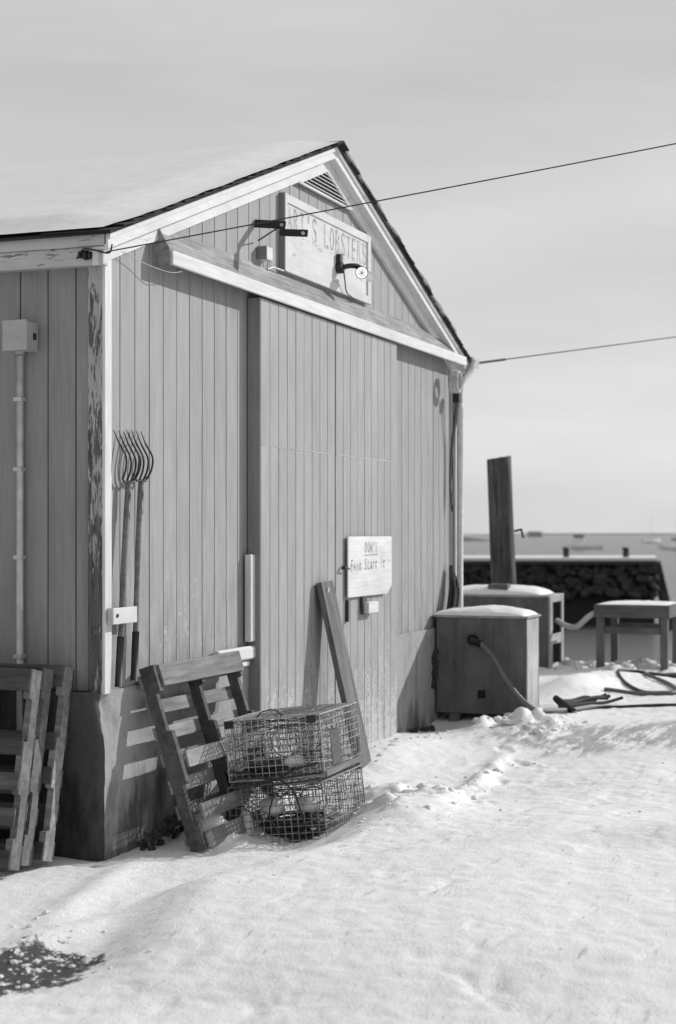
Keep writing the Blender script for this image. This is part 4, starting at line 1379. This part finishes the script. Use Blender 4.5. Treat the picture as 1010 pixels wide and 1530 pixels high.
for xx in (tx0 + .05, tx1 - .05):
    for yy in (ty0 + .045, ty1 - .045):
        slab('leg', tb, (xx, yy, tz - .15 - .32), ZA, XA, (0.70, 0.085, 0.085), M['table'], 0.004)
slab('stretcher', tb, (tx0 + .05, (ty0 + ty1) / 2, tz - .30), YA, ZA, (ty1 - ty0 - .18, 0.08, 0.03), M['table'], 0.003)
slab('stretcher', tb, (tx1 - .05, (ty0 + ty1) / 2, tz - .30), YA, ZA, (ty1 - ty0 - .18, 0.08, 0.03), M['table'], 0.003)
bar('brace', tb, (11.25, -1.08, tz - .14), (11.32, -1.13, 0.16), XA, 0.04, 0.04, M['steel'])
snow_cap(tb, ((tx0 + tx1) / 2, (ty0 + ty1) / 2, tz - .003), tx1 - tx0 - .06, ty1 - ty0 - .04, 0.022, 21)

# hoses
def on_ground(pts, dz):
    return [(p[0], p[1], gh(p[0], p[1]) + dz) for p in pts]
c1 = [(X0 - .10, -0.47, .805), (X0 - .12, -0.58, .70), (X0 - .11, -0.70, .50), (X0 - .10, -0.83, .34), (X0 - .06, -0.95, .25)]
o = tube_obj('hose', c1 + on_ground([(6.0, -1.05), (6.35, -1.10)], .02), 0.024, M['hose_grey'], None, 8, 10)
tag(o, 'grey hose drooping from the fitting on the dark plywood box to the snow', 'hose')
o = tube_obj('hose', on_ground([(6.35, -1.10), (6.75, -1.25), (6.9, -1.45), (7.0, -1.75), (7.05, -2.0), (7.25, -2.15), (7.1, -2.4), (6.95, -2.8), (6.9, -3.4)], .012), 0.0155, M['rubber'], None, 10, 8)
tag(o, 'black hose lying in a long curve across the snow to the right', 'hose')
o = tube_obj('hose', on_ground([(10.2, -2.3), (9.9, -1.6), (9.8, -1.05), (9.4, -.95), (8.7, -1.15), (8.3, -1.4), (8.1, -1.65), (8.35, -1.95), (9.0, -2.1), (9.8, -2.35), (10.4, -2.6)], .014), 0.018, M['rubber'], None, 10, 8)
tag(o, 'loop of black hose lying on the snow in front of the table', 'hose')
o = tube_obj('hose', on_ground([(7.9, -1.1), (8.0, -1.45), (8.15, -1.75), (9.0, -1.55), (9.6, -1.2), (10.3, -1.3), (10.4, -2.0)], .02), 0.02, M['hose_grey'], None, 10, 8)
tag(o, 'thin grey hose crossing the black hose loop on the snow', 'hose')
o = tube_obj('hose', [(11.15, 0.13, .72), (11.1, -0.0, .66), (11.0, -.15, .66), (10.95, -.30, .78), (10.98, -.40, .84)], 0.032, M['hose_pale'], None, 8, 10)
tag(o, 'pale hose sagging between the far box and the table', 'hose')
nz = thing('hose_nozzle', 'dark hose nozzle and wet cloth lying in the snow beside the plywood box', 'nozzle', (6.5, -1.05, gh(6.5, -1.05)))
b = MB(); zq = gh(6.55, -1.02)
b.tube([(6.45, -0.96, zq + .11), (6.35, -1.06, zq + .06), (6.28, -1.16, zq + .02)], [.03, .042, .028], 10); b.build('nozzle_body', M['steel'], nz, True)
for k in range(5):
    a_ = rg.uniform(-.1, .1); gx = [6.42, 6.62, 6.85, 7.05, 7.25 + rg.uniform(-.15, .1)]; gy = [-1.0, -1.06 + a_ * .4, -1.08 + a_, -1.15 + a_ * 1.3, -1.25 + a_ * 1.6]
    tube_obj('wet_cloth', [(x_, y_, gh(x_, y_) + .03 + rg.uniform(0, .05)) for x_, y_ in zip(gx, gy)], .017, M['rope_dark'], nz, 4, 6)

# ropes at the right corner of the shed
rp = thing('rope_coil', 'pale coil of rope and thin lines hanging under the right end of the hood', 'rope', (6.3, -0.1, 3.1))
b = MB()
for k in range(5):
    b.tube([(6.12 + .075 * math.cos(a * .35) + .01 * k, -0.10 - .012 * k, 3.10 + .09 * math.sin(a * .35)) for a in range(19)], 0.016, 6)
b.build('coil', M['rope_pale'], rp, True)
b = MB(); b.box((6.27, -0.10, 2.97), ZA, XA, (.09, .07, .06)); b.build('clip', M['steel'], rp)
for k in range(3):
    tube_obj('line', [(6.25 + .04 * k, -0.10, 2.95), (6.26 + .03 * k, -0.05, 2.5), (6.25 + .02 * k, -0.04, 2.2), (6.28, -0.05, 1.95 + .08 * k), (6.31, -.05, 2.1), (6.30 + .01 * k, -.05, 2.6)], 0.006, M['rope_dark' if k == 0 else 'hose_grey'], rp, 6, 5)
rp = thing('rope_bundle', 'dark bundle of rope hanging on the wall above the plywood box', 'rope', (6.2, -0.12, 1.0))
for k in range(18):
    a0 = rg.uniform(-.07, .07); d0 = rg.uniform(0, .05)
    tube_obj('strand', [(6.28 + a0 * .4, -0.045, 1.44 + rg.uniform(-.04, .02)), (6.24 + a0, -0.06 - d0, 1.25), (6.14 + a0 * 1.1, -0.06 - d0, 1.02), (5.98 + a0, -0.05 - d0 * .6, .80 + rg.uniform(-.05, .05)), (5.78 + a0 * .6, -.032 - .2 * d0, .70 - rg.uniform(0, .3))], 0.013, M['rope_dark'], rp, 5, 6)

# ------------------------------------------------------------------ the harbour
# breakwater pier, about 75 m off
pr = thing('stone_pier', 'long dark stone pier with a snow covered deck across the water', 'pier', (64, 14, -2.5))
E0, E1 = Vector((66.75, 8.49, 0)), Vector((60.0, 25.8, 0))
along = (E1 - E0).normalized(); back = Vector((along.y, -along.x, 0))
if back.x < 0: back = -back
Lp = (E1 - E0).length
ctr = E0 + along * (Lp / 2)
depth = Vector((E0.x - CAM.x, E0.y - CAM.y, 0)).normalized()       # the open end runs away from the shed
def pier_slab(name, o0, o1, z0, z1, mat, ext=0.0):
    b = MB()
    a_, c_ = E0 - along * ext, E1 + along * ext
    b.prism([Vector((p.x, p.y, z0)) for p in (a_ + depth * o0, c_ + depth * o0, c_ + depth * o1, a_ + depth * o1)], (0, 0, z1 - z0))
    return b.build(name, mat, pr)
pier_slab('core', 0.4, 6.0, -3.0, 0.34, M['wet_stone'])
pier_slab('cap', -0.4, 6.2, 0.34, 0.50, M['pallet_dark'], 0.1)
pier_slab('deck_snow', -0.35, 6.1, 0.503, 0.64, M['snow'], 0.06)
for s in range(2): bar('end_batter', pr, E0 + Vector((0, 0, .35)) - along * .05 + depth * (.3 + s * 5), E0 + Vector((0, 0, -2.6)) - along * .75 + depth * (.3 + s * 5), back, .5, .4, M['stone'])
# riprap stones, shared meshes
protos = []
for k in range(6):
    rgk = random.Random(50 + k)
    me = box_mesh(0.62, 0.48, 0.42, 0.07, M['stone'], 0.07, 100 + k)
    protos.append(me)
rgk = random.Random(8)
for row in range(5):
    i = 0.1
    while i < Lp:
        s_ = rgk.choice((.45, .6, .7, .85, 1.05))
        p = E0 + along * i + Vector((0, 0, .20 - .30 * row + rgk.uniform(-.09, .09))) - back * (rgk.uniform(-.1, .12) + .06 * row)
        m4 = Matrix.Translation(p) @ Matrix.Rotation(math.atan2(along.y, along.x), 4, 'Z') @ Matrix.Rotation(rgk.uniform(-.9, .9), 4, 'Y') @ Matrix.Rotation(rgk.uniform(-.4, .4), 4, 'X') @ Matrix.Scale(s_, 4)
        link('stone', protos[rgk.randrange(6)], None, pr, m4)
        i += .52 * s_ + rgk.uniform(.02, .16)
for k in range(26):
    f_ = rgk.uniform(.3, Lp - .3)
    p = E0 + along * f_ - depth * .25 + Vector((0, 0, rgk.choice((.25, .2, .05, -.2, -.45))))
    blob('snow_patch', p, rgk.uniform(.12, .4), rgk.uniform(.12, .3), rgk.uniform(.07, .15), M['snow'], k, pr, 8, 5)
for k, (f_, lab) in enumerate(((3.9, 'short dark bollard on the snowy pier deck below the far white boat'), (1.1, 'short dark bollard on the snowy pier deck near its open end'))):
    p = E0 + along * f_ + back * 1.2
    bo = thing('pier_bollard', lab, 'bollard', p + Vector((0, 0, .65)), 0, 'bollards on the pier')
    b = MB(); b.tube([p + Vector((0, 0, .62)), p + Vector((0, 0, 1.0))], .15, 10); b.build('post', M['steel'], bo)
    b = MB(); b.tube([p + Vector((0, 0, 1.0)), p + Vector((0, 0, 1.1))], [.21, .17], 10); b.build('cap', M['steel'], bo)

FW = Vector((math.cos(ANG), math.sin(ANG), 0)); RT = Vector((math.sin(ANG), -math.cos(ANG), 0))
def far(px, d, z=-2.5):
    p = CAM + FW * d + RT * ((px - 505) / 2400 * d)
    return Vector((p.x, p.y, z))
def boat(name, lab, px, d, length, head, cabin=True, mast=False, hullmat='boat'):
    c = far(px, d)
    t = thing(name, lab, 'boat', c, 0, 'boats moored in the harbour')
    ax = (RT * math.cos(head) + FW * math.sin(head)).normalized(); sd = Vector((-ax.y, ax.x, 0))
    secs = [(-.5, .30, .22), (-.2, .34, .20), (.15, .32, .22), (.38, .18, .28), (.5, .02, .34)]
    V, F = [], []
    for (u, wd, zt) in secs:
        for (sy, zz) in ((-1, zt), (-.7, .0), (0, -.08), (.7, 0), (1, zt)):
            V.append(c + ax * (u * length) + sd * (sy * wd * length * .5) + Vector((0, 0, zz * length * .6)))
    for i in range(4):
        for j in range(4):
            k = i * 5 + j; F.append((k, k + 1, k + 6, k + 5))
        F.append((i * 5 + 4, i * 5, (i + 1) * 5, (i + 1) * 5 + 4))
    F.append((0, 1, 2, 3, 4))
    b = MB(); b.add(V, F); b.build('hull', M[hullmat], t, True)
    if cabin:
        b = MB(); q = c + ax * (.12 * length)
        b.box(q + Vector((0, 0, .27 * length)), ax, sd, (.26 * length, .22 * length, .26 * length)); b.build('cabin', M['boat'], t)
        b = MB(); b.box(q + Vector((0, 0, .33 * length)), ax, sd, (.264 * length, .225 * length, .06 * length)); b.build('window', M['boat_dark'], t)
        b = MB(); b.box(q + Vector((0, 0, .405 * length)), ax, sd, (.32 * length, .25 * length, .02 * length)); b.build('roof', M['boat'], t)
    if mast:
        b = MB(); b.tube([c + Vector((0, 0, .1 * length)), c + Vector((0, 0, 1.35 * length))], .05, 6); b.build('mast', M['galv'], t)
boat('lobster_boat', 'white cabin boat afloat beyond the middle of the pier', 872, 430, 10.5, R(170))
boat('lobster_boat', 'white cabin boat cut by the right border of the picture', 1006, 420, 8.0, R(20), True)
boat('sailing_boat', 'far sailing boat with a bare mast near the right end of the pier', 973, 700, 9.0, R(20), False, True, 'boat')
boat('skiff', 'small white boat just left of the tall piling', 731, 260, 4.2, R(190), False)
boat('skiff', 'white boat half hidden by the right corner of the shed', 694, 120, 2.0, R(170), True)

def land(name, px0, px1, d, h, seed, lump):
    n = 60; V, F = [], []
    A, B = far(px0, d), far(px1, d)
    for i in range(n + 1):
        f_ = i / n; p = A.lerp(B, f_)
        hh = h * min(1, 4 * f_, 4 * (1 - f_)) * (.8 + .5 * float(fbm(np.array([f_ * lump]), np.array([seed * 1.7]), 3)[0]))
        for dd, k in ((-.03, 0), (0, 1), (.05, .9), (.12, 0)):
            V.append(p + FW * (dd * d) + Vector((0, 0, hh * k)))
    for i in range(n):
        for j in range(3):
            k = i * 4 + j; F.append((k, k + 4, k + 5, k + 1))
    b = MB(); b.add(V, F); o = b.build(name, M['far_land'], None, True); tag(o, kind='structure')
land('headland', 560, 742, 900, 2.6, 2, 9)
land('shore', 700, 1100, 5200, 5.5, 5, 22)
fh = far(799, 1900); t = thing('harbour_building', 'low grey building on the horizon right of the piling', 'building', fh)
b = MB(); b.box(fh + Vector((0, 0, 2.6)), RT, FW, (16, 10, 5.4)); b.build('wall', M['far_building'], t)
b = MB(); b.prism([fh + RT * s * 8.5 + Vector((0, 0, z)) for s, z in ((-1, 5.3), (1, 5.3), (.8, 6.6), (-.8, 6.6))], FW * 10); b.build('roof', M['far_building'], t)
